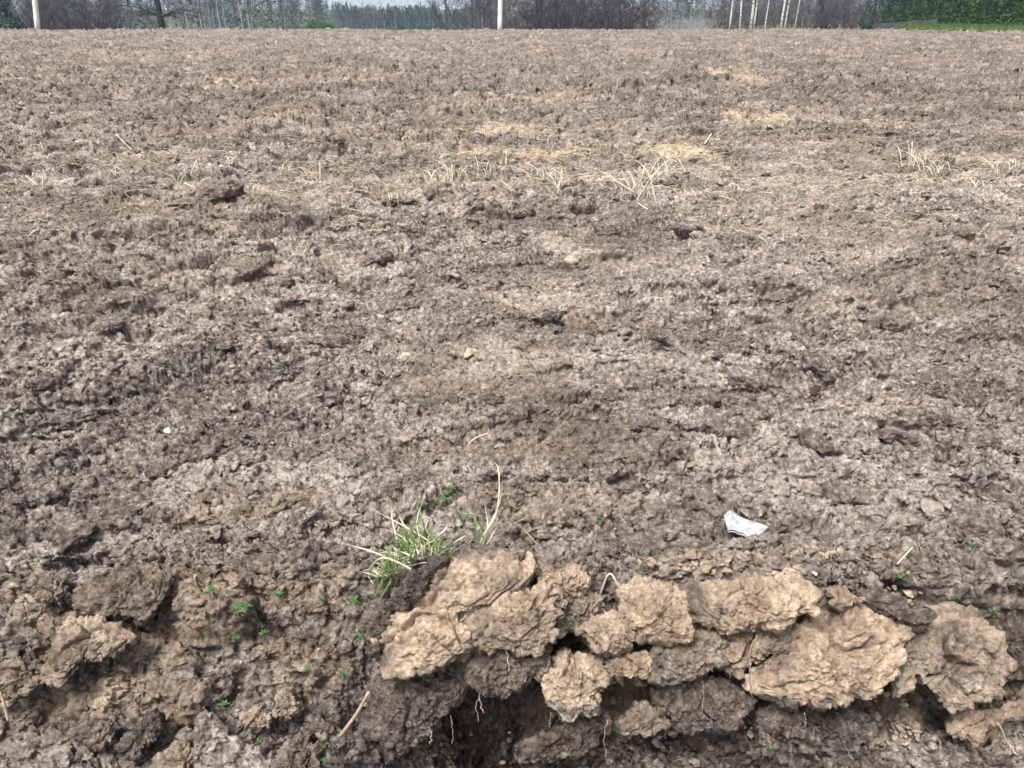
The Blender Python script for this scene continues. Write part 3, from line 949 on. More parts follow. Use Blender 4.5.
# the tuft behind the big dome
by = float(on_ground([430], [560], smooth=True)[0][1])
tb = on_ground([430], [562], smooth=True)[0]
tuft = empty('grass_tuft', (tb[0], by, tb[2]))
tag(tuft, 'half dry grass tuft with long bleached stalks behind the largest sandy clod', 'grass tuft')
org = (tb[0], by, tb[2])
dry = [([(548, 372), (552, 335), (588, 272), (618, 190), (622, 95)], .0032), ([(552, 350), (598, 262), (612, 150), (598, 78), (545, 135)], .0026), ([(580, 300), (575, 250), (568, 222)], .0028),
       ([(305, 320), (272, 262), (270, 220), (298, 165)], .0036), ([(262, 340), (246, 270), (240, 198)], .0030), ([(380, 350), (300, 300), (175, 235)], .0026), ([(310, 445), (200, 388), (55, 346)], .0034),
       ([(300, 432), (215, 400), (168, 438), (168, 470), (187, 496)], .0036), ([(290, 455), (235, 440), (190, 462)], .0028), ([(420, 368), (480, 335), (512, 318)], .0034), ([(385, 340), (430, 300), (425, 280), (398, 287)], .0038),
       ([(740, 355), (690, 300), (620, 250)], .0018), ([(650, 290), (700, 265), (732, 245)], .0018), ([(300, 420), (230, 380), (175, 402)], .003), ([(330, 400), (280, 330), (205, 300)], .0022), ([(560, 372), (590, 320), (612, 285)], .0026),
       ([(400, 350), (360, 300), (385, 250)], .0024), ([(310, 440), (250, 410), (200, 430), (190, 470)], .003), ([(330, 410), (290, 400), (230, 425)], .003), ([(545, 360), (520, 340), (500, 362)], .003), ([(558, 368), (598, 285), (632, 205)], .002), ([(550, 370), (572, 295), (560, 205)], .0024), ([(540, 372), (590, 300), (640, 262)], .002), ([(350, 380), (330, 280), (352, 205)], .0024), ([(320, 400), (262, 330), (212, 262)], .0024), ([(575, 330), (590, 365)], .002)]
mb = MB()
for i, (p, w) in enumerate(dry):
    pts = plane_path(Z8(p), by, 0.0, 0.03, i, True)
    mb.blade(smooth_path(pts, 3), w * 1.35, fold=0.6)
r_ = random.Random(5)
for i in range(150):
    bx = r_.gauss(330, 62); bb = 365 + abs(bx - 350) * 0.6 + r_.uniform(-5, 40)
    a = r_.uniform(-1.3, 1.3); L_ = r_.uniform(40, 105)
    p = [(bx, bb), (bx + math.sin(a) * L_ * .5, bb - math.cos(a) * L_ * .45), (bx + math.sin(a) * L_ * 1.05, bb - math.cos(a) * L_ * r_.uniform(.3, .8))]
    mb.blade(smooth_path(plane_path(Z8(p), by + r_.uniform(-.05, .05), 0, .03, i + 50, True), 4), r_.uniform(.002, .004), fold=.6)
mb.build('dry_stalks', M_STRAW, tuft, org)
mb = MB()
green = [([(530, 360), (530, 285), (525, 260), (500, 256), (465, 264)], .007), ([(292, 372), (296, 335), (299, 298)], .0075), ([(362, 348), (370, 285), (382, 300)], .006), ([(330, 290), (345, 262), (362, 232)], .006),
         ([(420, 372), (490, 325), (507, 332)], .005), ([(185, 535), (215, 470), (228, 425)], .005), ([(200, 548), (235, 490), (243, 470)], .005), ([(500, 305), (475, 255), (452, 218)], .005), ([(540, 330), (560, 290), (545, 268)], .006),
         ([(190, 520), (195, 480), (205, 450)], .004), ([(560, 340), (548, 310), (552, 285)], .005)]
for i, (p, w) in enumerate(green):
    mb.blade(smooth_path(plane_path(Z8(p), by - .01, 0, .02, i + 200, True), 6), w, fold=.4)
for i in range(130):
    bx = r_.gauss(325, 62); bb = 375 + abs(bx - 350) * 0.6 + r_.uniform(-20, 25)
    a = r_.uniform(-1.0, 1.0); L_ = r_.uniform(40, 125)
    p = [(bx, bb), (bx + math.sin(a) * L_ * .4, bb - math.cos(a) * L_ * .5), (bx + math.sin(a) * L_ * 1.0, bb - math.cos(a) * L_ * r_.uniform(.6, .95))]
    mb.blade(smooth_path(plane_path(Z8(p), by + r_.uniform(-.05, .05), 0, .02, i + 300, True), 4), r_.uniform(.003, .0055), fold=.4)
mb.build('green_blades', M_GRASS, tuft, org)


# sprouts
def sprout(px, py, size, label, leaves=4, group=None, seed=0, tall=False, lift=0.0):
    r = random.Random(seed * 13 + 5)
    p = on_ground([px], [py])[0]
    d = ray(px, py); d = d / np.linalg.norm(d)
    p = p - d * (0.012 + lift)
    o = (p[0], p[1], p[2] - 0.004)
    size *= r.uniform(.6, 1.1)
    e = empty('weed_sprout', o)
    st = MB(); st.tube([(0, 0, -0.01), (size * .05, 0, size * .25), (0, 0, size * .5)], size * .035, size * .025, 5)
    st.build('stem', M_SPROUT, e)
    leaves = leaves + r.choice((1, 2, 3)) if not tall else leaves
    for k in range(leaves):
        a = k * 2 * math.pi / leaves + r.uniform(-.5, .5); el = r.uniform(.1, 1.2) if not tall else r.uniform(.5, 1.2)
        L_ = size * r.uniform(.55, 1.0); dx, dy, dz = math.cos(a) * math.cos(el), math.sin(a) * math.cos(el), math.sin(el)
        z0 = size * r.uniform(.35, .5)
        pts = [(dx * L_ * t, dy * L_ * t, z0 + dz * L_ * t - 0.35 * L_ * t * t) for t in (0, .2, .45, .7, .88, 1)]
        lf = MB(); lf.blade(pts, L_ * (.36 if not tall else .22), side=Vector((-dy, dx, 0)), fold=.3)
        lf.build('leaf', M_SPROUT, e)
    tag(e, label, 'weed sprout', group)
    return e


def zz(f, p): return f([p])[0]


SPL = [zz(Z1, p) for p in [(115, 65), (600, 88), (85, 330), (570, 345), (900, 380), (660, 485), (755, 595), (940, 610), (950, 650), (940, 180), (775, 275), (1000, 395)]]
SPR = [zz(Z4, p) for p in [(570, 225), (685, 265), (690, 490), (740, 445), (475, 605), (620, 55), (103, 180)]]
SPC = [zz(Z8, p) for p in [(455, 165), (440, 185), (420, 205), (400, 212), (975, 235), (960, 280), (120, 555), (105, 600), (345, 225)]]
SPF = [zz(zc(340, 240, 2.926), p) for p in [(265, 480), (275, 488), (575, 560), (65, 650), (210, 470), (335, 720)]] + [zz(zc(674, 240, 2.926), p) for p in [(595, 720), (235, 555)]] + [zz(zc(0, 240, 2.926), p) for p in [(655, 500), (985, 690), (735, 445), (1000, 620)]]
SPB = [zz(Z2, p) for p in [(130, 348), (350, 690), (860, 160)]] + [zz(Z3, p) for p in [(165, 570), (600, 622)]]
k = 0
for px, py in SPL:
    sprout(px, py, 0.022, 'small green sprout in the soil of the left slope', 4, 'sprouts on the left slope', k, lift=0.02); k += 1
for i, (px, py) in enumerate([zz(Z1, p) for p in [(612, 160), (812, 165), (690, 212), (716, 200), (690, 290)]]):
    sprout(px, py, 0.030, 'bright green sprout in the cluster on the left slope', 5, 'cluster of bright sprouts on the left slope', 40 + i, lift=0.025)
for px, py in SPR:
    sprout(px, py, 0.024, 'small green sprout around the ledges at the right edge', 4, 'sprouts at the right', k, lift=0.03); k += 1
for px, py in SPC:
    sprout(px, py, 0.024, 'small dark green sprout in the soil around the grass tuft', 4, 'sprouts round the tuft', k); k += 1
for px, py in SPF:
    sprout(px, py, 0.026, 'tiny green sprout out in the bare field beyond the tuft', 4, 'sprouts out in the field', k); k += 1
for px, py in SPB:
    sprout(px, py, 0.022, 'tiny green sprout on the broken face of the bank', 4, 'sprouts on the bank face', k, lift=0.05); k += 1
sprout(*zz(Z4, (380, 170)), 0.055, 'tall narrow leaved green weed on the soil behind the right crest', 6, None, 90, tall=True)

# straw: tufts along the headland strip, and single stalks
def straw_tuft(px, py, w, h, label, nd_=14, ng=0, group=None, seed=0):
    """w, h in photo pixels"""
    r = random.Random(seed + 900)
    p = on_ground([px], [py])[0]
    dist = p[1] * CP + (EYE - p[2]) * SP
    W, H = w * dist / FOC, h * dist / FOC
    e = empty('dry_grass_tuft', (p[0], p[1], p[2] - 0.01))
    tag(e, label, 'grass tuft', group)
    for part, n, m in (('dry_stalks', nd_, M_STRAW), ('green_blades', ng, M_GRASS)):
        if not n: continue
        mb = MB()
        for i in range(n):
            a = r.uniform(0, 6.28); bx, by_ = r.gauss(0, W * .22), r.gauss(0, W * .18)
            L_ = H * r.uniform(.4, 1.1); ln = r.uniform(.3, 1.9)
            if part == 'green_blades': L_ *= .6
            tx, ty = math.cos(a) * ln, math.sin(a) * ln
            pts = [(bx, by_, -.01), (bx + tx * L_ * .3, by_ + ty * L_ * .3, L_ * .55), (bx + tx * L_ * .8, by_ + ty * L_ * .8, L_ * r.uniform(.5, 1.0))]
            mb.blade(smooth_path(pts, 3), max(.0045, .55 * dist / FOC) * r.uniform(.8, 1.4), fold=.5)
        mb.build(part, m, e)
    return e


ZA, ZB, ZC_ = zc(0, 90, 2.926), zc(340, 90, 2.926), zc(674, 60, 2.926)
straw_tuft(*zz(ZA, (520, 275)), 30, 18, 'green tuft with two pale stalks on the left of the straw strip', 5, 26, None, 1)
straw_tuft(*zz(ZA, (840, 245)), 24, 16, 'dark green tuft in the straw strip, left of the middle', 5, 22, None, 2)
straw_tuft(*zz(ZA, (800, 310)), 22, 10, 'flat greenish tuft at the near edge of the straw strip', 3, 18, None, 3)
straw_tuft(*zz(ZC_, (360, 395)), 20, 16, 'small green tuft on a dark clod at the right of the straw strip', 4, 18, None, 4)
straw_tuft(*zz(ZC_, (590, 475)), 22, 16, 'faint grey green tuft nearest in the right half of the straw strip', 6, 8, None, 5)
straw_tuft(*zz(ZB, (880, 310)), 44, 40, 'largest dry tuft with leaning stalks right of the middle of the straw strip', 34, 6, None, 6)
straw_tuft(*zz(ZC_, (715, 310)), 34, 28, 'upright dry tuft left in the group at the right end of the straw strip', 24, 5, None, 7)
for i, p in enumerate([(775, 330), (890, 380), (1000, 320), (950, 330)]):
    straw_tuft(*zz(ZC_, p), 26, 18, 'low pale tuft in the group at the right end of the straw strip', 16, 7, 'low tufts at the right end of the straw strip', 10 + i)
for i, p in enumerate([(265, 270), (340, 255), (430, 245), (175, 330), (590, 260), (640, 285), (950, 250)]):
    straw_tuft(*zz(ZB, p), 30, 20, 'thin dry tuft in the middle of the straw strip', 15, 4, 'thin tufts in the middle of the straw strip', 20 + i)
for i, (px, py) in enumerate([(18, 152), (40, 150), (110, 175), (235, 165), (310, 175), (130, 160)]):
    straw_tuft(px, py, 24, 14, 'sparse straw coloured tuft at the left of the straw strip', 9, 2, 'sparse tufts at the left of the straw strip', 30 + i)


def stalk(pts, w, label, cat='straw stalk', name='straw_stalk', mat=None, group=None, seed=0, lift=0.0, tube=True):
    p = on_ground([pts[0][0]], [pts[0][1]])[0]
    y0 = p[1] - lift
    q = smooth_path(plane_path(pts, y0, 0, 0.01, seed), 6)
    if name == 'bare_root':
        w *= .65; jr = np.random.default_rng(seed); sc_ = y0 * 0.0016
        q = [a + jr.normal(0, 1, 3) * sc_ * (0 < j_ < len(q) - 1) for j_, a in enumerate(q)]
    o = MB(); dist = y0 * CP + (EYE - p[2]) * SP
    o.tube([tuple(a) for a in q], w * .5 * dist / FOC, w * .35 * dist / FOC, 6)
    ob = o.build(name, mat or M_STRAW, None, tuple(q[0]))
    return tag(ob, label, cat, group)


i = 0
for z, p in ((ZA, [(125, 292), (128, 235)]), (ZA, [(390, 180), (340, 130)]), (ZA, [(555, 258), (575, 208)]), (ZA, [(938, 262), (936, 212)]), (ZA, [(580, 292), (540, 272)]), (ZA, [(110, 280), (75, 250)]), (ZA, [(12, 205), (14, 190)])):
    stalk(z(p), 1.8, 'thin bleached straw stalk standing up in the left half of the field', group='stalks in the left half of the field', seed=i); i += 1
for z, p in ((ZB, [(486, 220), (487, 172)]), (ZB, [(637, 305), (650, 235)]), (ZB, [(862, 300), (800, 262)]), (ZB, [(900, 350), (870, 330)]), (ZB, [(1010, 240), (980, 185)]), (ZB, [(255, 270), (250, 245)]), (ZB, [(185, 315), (195, 295)]), (ZC_, [(695, 310), (697, 240)]), (ZC_, [(90, 245), (110, 215)]), (ZC_, [(880, 375), (892, 350)])):
    stalk(z(p), 1.8, 'thin bleached straw stalk in the straw strip, right of centre', group='stalks right of centre in the straw strip', seed=i); i += 1
stalk([(598, 600), (609, 574), (618, 585), (624, 594)], 2.2, 'bent pale straw sticking up between the dome and the pale lumps', seed=71, lift=.02)
stalk(zc(340, 240, 2.926)([(350, 470), (385, 437)]), 1.6, 'short straw lying slantwise in the field beyond the tuft', seed=72)
stalk(zc(340, 240, 2.926)([(375, 600), (395, 580), (432, 565)]), 1.6, 'curved straw lying in the field just beyond the tuft', seed=73)
stalk(zz(Z4, (0, 0)) and Z4([(378, 110), (405, 80), (428, 55)]), 1.6, 'thin dry stem beside the tall green weed at the right', seed=74, lift=.02)
stalk(Z2([(65, 665), (120, 590), (157, 523)]), 4.0, 'short pale brown stick lying on the slope left of the hollow', 'stick', 'fallen_stick', M_ROOT, None, 75, .06)
stalk(Z1([(25, 530), (12, 480), (0, 445)]), 3.0, 'grey dry stem at the left edge near the bottom', 'stalk', 'dry_stalk', M_ROOT, None, 76, .05)
stalk(Z4([(765, 725), (735, 680), (700, 622)]), 3.0, 'pale root sticking out under the ragged ledge at the right edge', 'root', 'bare_root', M_ROOT, None, 77, .10)
stalk(Z3([(547, 475), (538, 400), (545, 330), (560, 300)]), 2.0, 'pinkish root hanging down the face beside the biggest right clod', 'root', 'bare_root', M_ROOT, None, 78, .13)
stalk(Z2([(528, 590), (515, 540), (530, 490)]), 1.8, 'thin root hanging in the dark hollow of the bank', 'root', 'bare_root', M_ROOT, None, 79, .16)
stalk(Z2([(612, 460), (608, 420), (598, 380)]), 1.8, 'thin pale root below the sandy wedge', 'root', 'bare_root', M_ROOT, None, 80, .18)
for i, p in enumerate([[(425, 690), (428, 640), (422, 600)], [(357, 690), (360, 650)], [(740, 640), (745, 590)], [(510, 620), (505, 560), (520, 520)]]):
    stalk(Z2(p), 1.4, 'hair thin root on the dark face under the big dome', 'root', 'bare_root', M_ROOT, 'hair thin roots under the big dome', 81 + i, .12)
for i, p in enumerate([[(130, 650), (125, 590), (135, 540)], [(405, 520), (408, 470), (404, 430)], [(700, 560), (695, 520)], [(600, 620), (590, 580)], [(660, 650), (655, 600)], [(835, 660), (805, 600)]]):
    stalk(Z3(p), 1.4, 'hair thin root on the dark face under the pale clods at the right', 'root', 'bare_root', M_ROOT, 'hair thin roots at the right', 90 + i, .10)

# folded paper
def folded_paper():
    out = zc(650, 440, 2.738)
    c = on_ground([745], [528])[0]
    zt = c[2] + 0.058
    O = np.array([0, 0, EYE])

    def onpl(p, dz=0.0):
        d = ray(p[0], p[1]); return O + d * ((zt + dz - EYE) / d[2])
    top = out([(203, 200), (226, 192), (262, 210), (326, 234)]); bot = out([(216, 238), (244, 242), (262, 252), (288, 262)])
    A = [onpl(p) for p in top]; B = [onpl(p) for p in bot]
    e = empty('folded_paper', (c[0], c[1], zt - 0.02))
    tag(e, 'crumpled white folded paper slip lying on the soil', 'paper')

    def sheet(name, dz, shrink, amp, s):
        n1, n2 = 40, 16
        a = np.array(smooth_path(A, 14)); b = np.array(smooth_path(B, 14))
        i1 = np.linspace(0, len(a) - 1, n1); a = np.stack([np.interp(i1, range(len(a)), a[:, k]) for k in range(3)], -1); b = np.stack([np.interp(i1, range(len(b)), b[:, k]) for k in range(3)], -1)
        v = np.linspace(shrink, 1, n2)[:, None, None]
        G = a[None] * (1 - v) + b[None] * v
        uu = np.linspace(0, 1, n1)[None, :]; vv = np.linspace(0, 1, n2)[:, None]
        G[..., 2] += dz + amp * (0.5 * np.sin(uu * 7 + s) * (1 - .5 * vv)) + 0.006 * np.abs(vv - 0.5) + 0.005 * vn(uu * 4 + vv * 2, vv * 2 + uu + s, 5) - 0.016 * np.abs(((uu * 1.9 + 0.35 * vv) % 1) - .5) - 0.018 * np.abs(vv - .38)
        V1 = G.reshape(-1, 3); nv = len(V1)
        F1 = grid_faces(n2, n1)
        V2 = V1 - np.array([0, 0, .0007])
        Fb = F1[:, ::-1] + nv
        rim = [i for i in range(n1)] + [(j + 1) * n1 - 1 for j in range(1, n2)] + [n2 * n1 - 1 - i for i in range(1, n1)] + [j * n1 for j in range(n2 - 2, 0, -1)]
        Fr = [[rim[k], rim[k] + nv, rim[(k + 1) % len(rim)] + nv, rim[(k + 1) % len(rim)]] for k in range(len(rim))]
        mesh_np(name, np.concatenate([V1, V2]) - np.array(e.location), np.concatenate([F1, Fb, np.array(Fr)]), M_PAPER, e)
    sheet('lower_fold', -0.009, 0.05, .002, 1.0)
    sheet('upper_fold', 0.0, -0.03, .004, 0.3)


folded_paper()


def pebble(px, py, w, mat, label, cat='stone', name='stone', seed=0, lift=0.0, flat=.6):
    p = on_ground([px], [py])[0]
    d = ray(px, py); d = d / np.linalg.norm(d); p = p - d * lift
    dist = p[1] * CP + (EYE - p[2]) * SP; s = w * dist / FOC / 2.4
    V_, F_ = ICO[5]; V_ = V_
    P = rock_shape(V_, seed + 400, 12); P = P + 0.10 * V_ * fbm3(P * 2 + seed, seed, 3)[:, None]
    o = mesh_np(name, P * s * np.array([1, 1, flat / .62]), F_, mat)
    o.location = (p[0], p[1], p[2] + s * .25); o.rotation_euler = (.25, random.uniform(-.3, .3), random.uniform(-.6, .6))
    return tag(o, label, cat)


pebble(40, 574, 15, M_PINK, 'pinkish stone lying on the left crest', seed=1, lift=.03)
pebble(197, 604, 14, M_PINK, 'reddish round stone in the soil of the left slope below the crest', seed=2, lift=.03)
pebble(930, 509, 24, M_STONE, 'pale flat stone on top of a small mound at the right', seed=3, lift=.02)
pebble(952, 511, 15, M_GREYSTONE, 'grey flat stone beside a pale one on the small mound at the right', seed=4, lift=.01)
pebble(692, 466, 10, M_PINK, 'small tan stone in the field above the paper slip', seed=5)
pebble(608, 505, 10, M_PINK, 'small reddish stone in the field right of the tuft', seed=6)
pebble(690, 557, 11, M_PINK, 'small reddish brown stone in the soil behind the wide pale clod', seed=7)
pebble(168, 431, 9, M_CHIP, 'white chip of stone lying in the left of the field', 'chip', 'white_chip', 8, .01, .35)
pebble(815, 574, 6, M_CHIP, 'tiny white chip near the crest right of the paper slip', 'chip', 'white_chip', 9, .02, .4)
pebble(593, 476, 5, M_CHIP, 'tiny white chip in the field beyond the bent straw', 'chip', 'white_chip', 10, .0, .4)
# dead leaf
p = on_ground([815], [394])[0]
mb = MB(); s = 11 * (p[1] * CP + (EYE - p[2]) * SP) / FOC
mb.blade([(-.5 * s, -.3 * s, 0), (-.3 * s, -.12 * s, .3 * s), (0, .05 * s, .45 * s), (.3 * s, .2 * s, .5 * s), (.55 * s, .4 * s, .45 * s)], s * .75, side=Vector((-.3, .7, .6)), fold=.5)
o = mb.build('dead_leaf', M_LEAF, None)
o.location = (p[0], p[1] - .01, p[2] + .01)
tag(o, 'curled dark red leaf lying in the right of the field', 'leaf')

# fibres of straw and root worked into the soil, too many to count
r = np.random.default_rng(77)
n = 24000
y = np.exp(r.uniform(math.log(1.05), math.log(30), n)); x = r.uniform(-1, 1, n) * (.9 + .75 * y)
kk = fbm(x * .9, y * .9, 1234, 3) + r.uniform(-.3, .3, n) + 0.12 - 0.45 * sst(8, 16, y) + 0.3 * np.exp(-((y - 7.5) / 1.8) ** 2) > 0.12
x, y = x[kk], y[kk]; n = len(x)
z = ground(x, y); y = y - .28 * (z - base(x, y))
dist = np.hypot(y, EYE)
L_ = dist * r.uniform(.003, .012, n); a = r.uniform(-1, 1, n) ** 3 * 1.6; w = np.maximum(dist * .00026, .0005)
dx, dy = np.cos(a) * L_, np.sin(a) * L_ * .8
dz = r.uniform(-.15, .5, n) * L_
P0 = np.stack([x - dx / 2, y - dy / 2, z + .004 - dz * .2], -1); P1 = np.stack([x + dx / 2, y + dy / 2, z + .006 + dz], -1)
Pm = (P0 + P1) / 2 + np.stack([r.uniform(-.15, .15, n) * L_, r.uniform(-.1, .1, n) * L_, r.uniform(.0, .2, n) * L_], -1)
tri = np.array([[0, 0, 1.0], [.6, .6, -.5], [-.6, -.6, -.5]])
Vf = np.stack([(Q[:, None, :] + tri[None] * w[:, None, None]) for Q in (P0, Pm, P1)], 1).reshape(-1, 3)
Ff = np.array([[i * 3 + k, i * 3 + (k + 1) % 3, i * 3 + 3 + (k + 1) % 3, i * 3 + 3 + k] for i in range(2) for k in range(3)])
Ff = (Ff[None] + (np.arange(n) * 9)[:, None, None]).reshape(-1, 4)
o = mesh_np('straw_litter', Vf, Ff, M_STRAWD)
tag(o, 'bits of straw and fine root scattered through the field', 'straw litter', kind='stuff')
n = 5200
y = r.normal(8.2, 1.5, n); x = r.uniform(-1, 1, n) * (.9 + .75 * y)
kk = (fbm(x * 1.1, y * 1.1, 4321, 3) + r.uniform(-.25, .25, n) > 0.02) & (y > 5); x, y = x[kk], y[kk]; n = len(x)
ex = [(r.normal(TANC[k_][0], sx_, m_), r.normal(TANC[k_][1], sy_, m_)) for k_, sx_, sy_, m_ in (((530, 153), .25, .2, 231), ((500, 128), .35, .35, 165), ((680, 150), .24, .25, 231), ((760, 115), .3, .4, 176), ((480, 150), .25, .25, 110), ((740, 75), .4, .8, 110), ((882, 125), .2, .25, 88), ((570, 95), .6, .8, 137), ((610, 148), .4, .25, 110))]
x = np.concatenate([x] + [e_[0] for e_ in ex]); y = np.concatenate([y] + [e_[1] for e_ in ex]); n = len(x)
z = ground(x, y); y = y - .28 * (z - base(x, y)); dist = np.hypot(y, EYE)
L_ = r.uniform(.05, .22, n); a = r.uniform(0, 6.28, n); w = np.full(n, .0022)
dx, dy = np.cos(a) * L_, np.sin(a) * L_; dz = r.uniform(-.1, .7, n) ** 2 * L_
P0 = np.stack([x - dx / 2, y - dy / 2, z + .012 - dz * .3], -1); P1 = np.stack([x + dx / 2, y + dy / 2, z + .015 + dz], -1)
Pm = (P0 + P1) / 2 + np.stack([r.uniform(-.15, .15, n) * L_, r.uniform(-.1, .1, n) * L_, r.uniform(.0, .2, n) * L_], -1)
Vf = np.stack([(Q[:, None, :] + tri[None] * w[:, None, None]) for Q in (P0, Pm, P1)], 1).reshape(-1, 3)
Ff = np.array([[i * 3 + k, i * 3 + (k + 1) % 3, i * 3 + 3 + (k + 1) % 3, i * 3 + 3 + k] for i in range(2) for k in range(3)])
Ff = (Ff[None] + (np.arange(n) * 9)[:, None, None]).reshape(-1, 4)
o = mesh_np('flattened_straw', Vf, Ff, M_STRAWG)
tag(o, 'flattened tangled straw in the strip across the field', 'straw', kind='stuff')
print('plants', round(time.time() - T0, 1))

# ------------------------------------------------------------------ beyond the field
def land(x, y):
    x = np.asarray(x, float); y = np.asarray(y, float)
    f = (0.9 * sst(46.5, 60, y) + sst(55, 230, y) * 5.5) * (1 - 0.92 * sst(17, 22, x) * sst(130, 70, y))
    return np.where(y < 47, field_rise(y) - 0.35 - 0.75 * sst(3, 1.4, y), 0.46 - f + 7.2 * sst(250, 395, y) - 0.16 + 0.1 * fbm(x * .1, y * .1, 3, 2))


def px_x(px, d):
    """world x of a photo column at forward distance d, at about eye height"""
    return float(at_dist(px, 15, d)[0])


M_TURF = simple_mat('rough_grass_ground', (0.060, 0.065, 0.030), (0.12, 0.11, 0.055), 1.3, 0.9)
ys = np.concatenate([[-60, -20, -5, 0, .6, 1, 1.5, 2, 3, 5, 8, 14, 20, 30, 40, 45, 46, 47, 48, 50, 54], np.linspace(60, 260, 30), [320, 400]])
xs = np.concatenate([[-500, -400], np.linspace(-250, 250, 60), [400, 500]])
GX, GY = np.meshgrid(xs, ys)
GZ = land(GX, GY)
terrain = mesh_np('ground', np.stack([GX, GY, GZ], -1).reshape(-1, 3), grid_faces(len(ys), len(xs)), M_TURF)
tag(terrain, 'rough ground beyond and beside the field', 'ground', kind='structure')

M_BARK = simple_mat('dark_bark', (0.030, 0.027, 0.026), (0.070, 0.060, 0.055), 6, 0.9)
M_TWIG = simple_mat('bare_twigs', (0.040, 0.032, 0.034), (0.085, 0.066, 0.066), 3, 0.9)
M_TWIGP = simple_mat('purple_brown_twigs', (0.070, 0.058, 0.062), (0.12, 0.10, 0.105), 3, 0.9)
M_PALET = simple_mat('pale_grey_twigs', (0.19, 0.19, 0.20), (0.34, 0.33, 0.33), 3, 0.9)
M_GREYBARK = simple_mat('grey_bark', (0.12, 0.115, 0.11), (0.22, 0.21, 0.20), 4, 0.9)
M_RUSSET = simple_mat('russet_leaves', (0.11, 0.045, 0.022), (0.20, 0.085, 0.04), 3, 0.8, 0.2)
M_CONIF = simple_mat('dark_needles', (0.020, 0.045, 0.026), (0.045, 0.080, 0.042), 2, 0.8)
M_THUJA = simple_mat('hedge_needles', (0.024, 0.055, 0.012), (0.058, 0.110, 0.022), 1.4, 0.75)
M_BUSH = simple_mat('green_bush_leaf', (0.035, 0.090, 0.024), (0.075, 0.150, 0.042), 2, 0.7, 0.2)
M_FENCE = simple_mat('weathered_board', (0.045, 0.05, 0.056), (0.08, 0.085, 0.092), 3, 0.85)
M_CONC = simple_mat('pale_concrete', (0.60, 0.60, 0.59), (0.76, 0.76, 0.75), 3, 0.8)
M_INS = simple_mat('insulator', (0.10, 0.05, 0.03), (0.14, 0.08, 0.05), 8, 0.4)
M_VERGE = simple_mat('verge_grass', (0.050, 0.085, 0.020), (0.105, 0.150, 0.040), 1.5, 0.8, 0.2)


def birch_mat():
    m, nt, b = new_mat('birch_bark')
    tc = nd(nt, 'ShaderNodeNewGeometry').outputs['Position']
    mp = nd(nt, 'ShaderNodeMapping'); mp.inputs['Scale'].default_value = (1.5, 1.5, 7)
    nt.links.new(tc, mp.inputs['Vector'])
    col = ramp(nt, noise_node(nt, mp.outputs[0], 1.6, 3, .6), [(.36, (.10, .095, .09)), (.45, (.58, .57, .55)), (.7, (.74, .73, .71))])
    nt.links.new(col, b.inputs['Base Color']); b.inputs['Roughness'].default_value = .75
    return m


M_BIRCH = birch_mat()


def limb(mb, rnd, p, d, L_, r, depth, droop=0.0, kink=.25, n=4, kids=4, minr=.006):
    pts = [p.copy()]; q = p.copy(); dd = d.normalized()
    for i in range(n):
        dd = (dd + Vector((rnd.uniform(-kink, kink), rnd.uniform(-kink, kink), rnd.uniform(-kink, kink) - droop))).normalized()
        q = q + dd * (L_ / n); pts.append(q.copy())
    mb.tube(pts, r, max(minr, r * .35), 5 if depth > 1 else 3)
    if depth <= 0: return
    for k in range(kids):
        t = rnd.uniform(.2, 1.0); i = min(n - 1, int(t * n)); s = pts[i].lerp(pts[i + 1], t * n - i if t < 1 else 1)
        ax = Vector((rnd.uniform(-1, 1), rnd.uniform(-1, 1), rnd.uniform(-.3, .8)))
        nd2 = ((pts[i + 1] - pts[i]).normalized() * .7 + ax.normalized() * .9)
        limb(mb, rnd, s, nd2, L_ * rnd.uniform(.4, .65), max(minr, r * .45), depth - 1, droop, kink, max(3, n - 1), kids, minr)


def bare_tree(name, label, x, y, h, r0, seed, cat='tree', fork=.25, low=0, mt=None, mc=None, group=None, kids=5, lean=0.0, spread=.9):
    rnd = random.Random(seed)
    e = empty(name, (x, y, float(land(x, y)) - .05)); tag(e, label, cat, group)
    tr = MB(); pts = [(math.sin(i * 1.7 + seed) * .02 * h * i / 8 + lean * h * i / 8, math.cos(i * 1.3 + seed) * .02 * h * i / 8, h * .9 * i / 8) for i in range(9)]
    tr.tube(pts, r0, r0 * .25, 9); tr.build('trunk', mt or M_BARK, e)
    cr = MB()
    for k in range(12):
        t = rnd.uniform(fork, 1); i = min(7, int(t * 8)); p = Vector(pts[i]).lerp(Vector(pts[i + 1]), t * 8 - i)
        a = rnd.uniform(0, 6.28); d = Vector((math.cos(a) * spread, math.sin(a) * spread, rnd.uniform(.3, 1)))
        limb(cr, rnd, p, d, h * rnd.uniform(.25, .42), r0 * .4, 2, 0, .25, 4, kids, .012)
    for k in range(low):
        p = Vector((0, 0, h * rnd.uniform(.10, .16))); a = k * 6.28 / low + rnd.uniform(-.3, .3)
        limb(cr, rnd, p, Vector((math.cos(a), math.sin(a) * .7, .32)), h * rnd.uniform(.2, .3), r0 * .30, 2, .14, .22, 5, 5, .012)
    cr.build('crown', mc or M_TWIG, e)
    return e


def copy_tree(o, loc, rz, s, label=None, group=None):
    r = o.copy(); C.objects.link(r); r.location = loc; r.rotation_euler = (0, 0, rz); r.scale = s
    if label: r['label'] = label
    if group: r['group'] = group
    for ch in list(o.children):
        c = ch.copy(); C.objects.link(c); c.parent = r
    return r


# the solitary dark tree at the left
bare_tree('bare_tree', 'lone dark bare tree with low sweeping branches at the left field end', px_x(160, 52), 52, 9.0, .22, 21, fork=.17, low=7, kids=5)


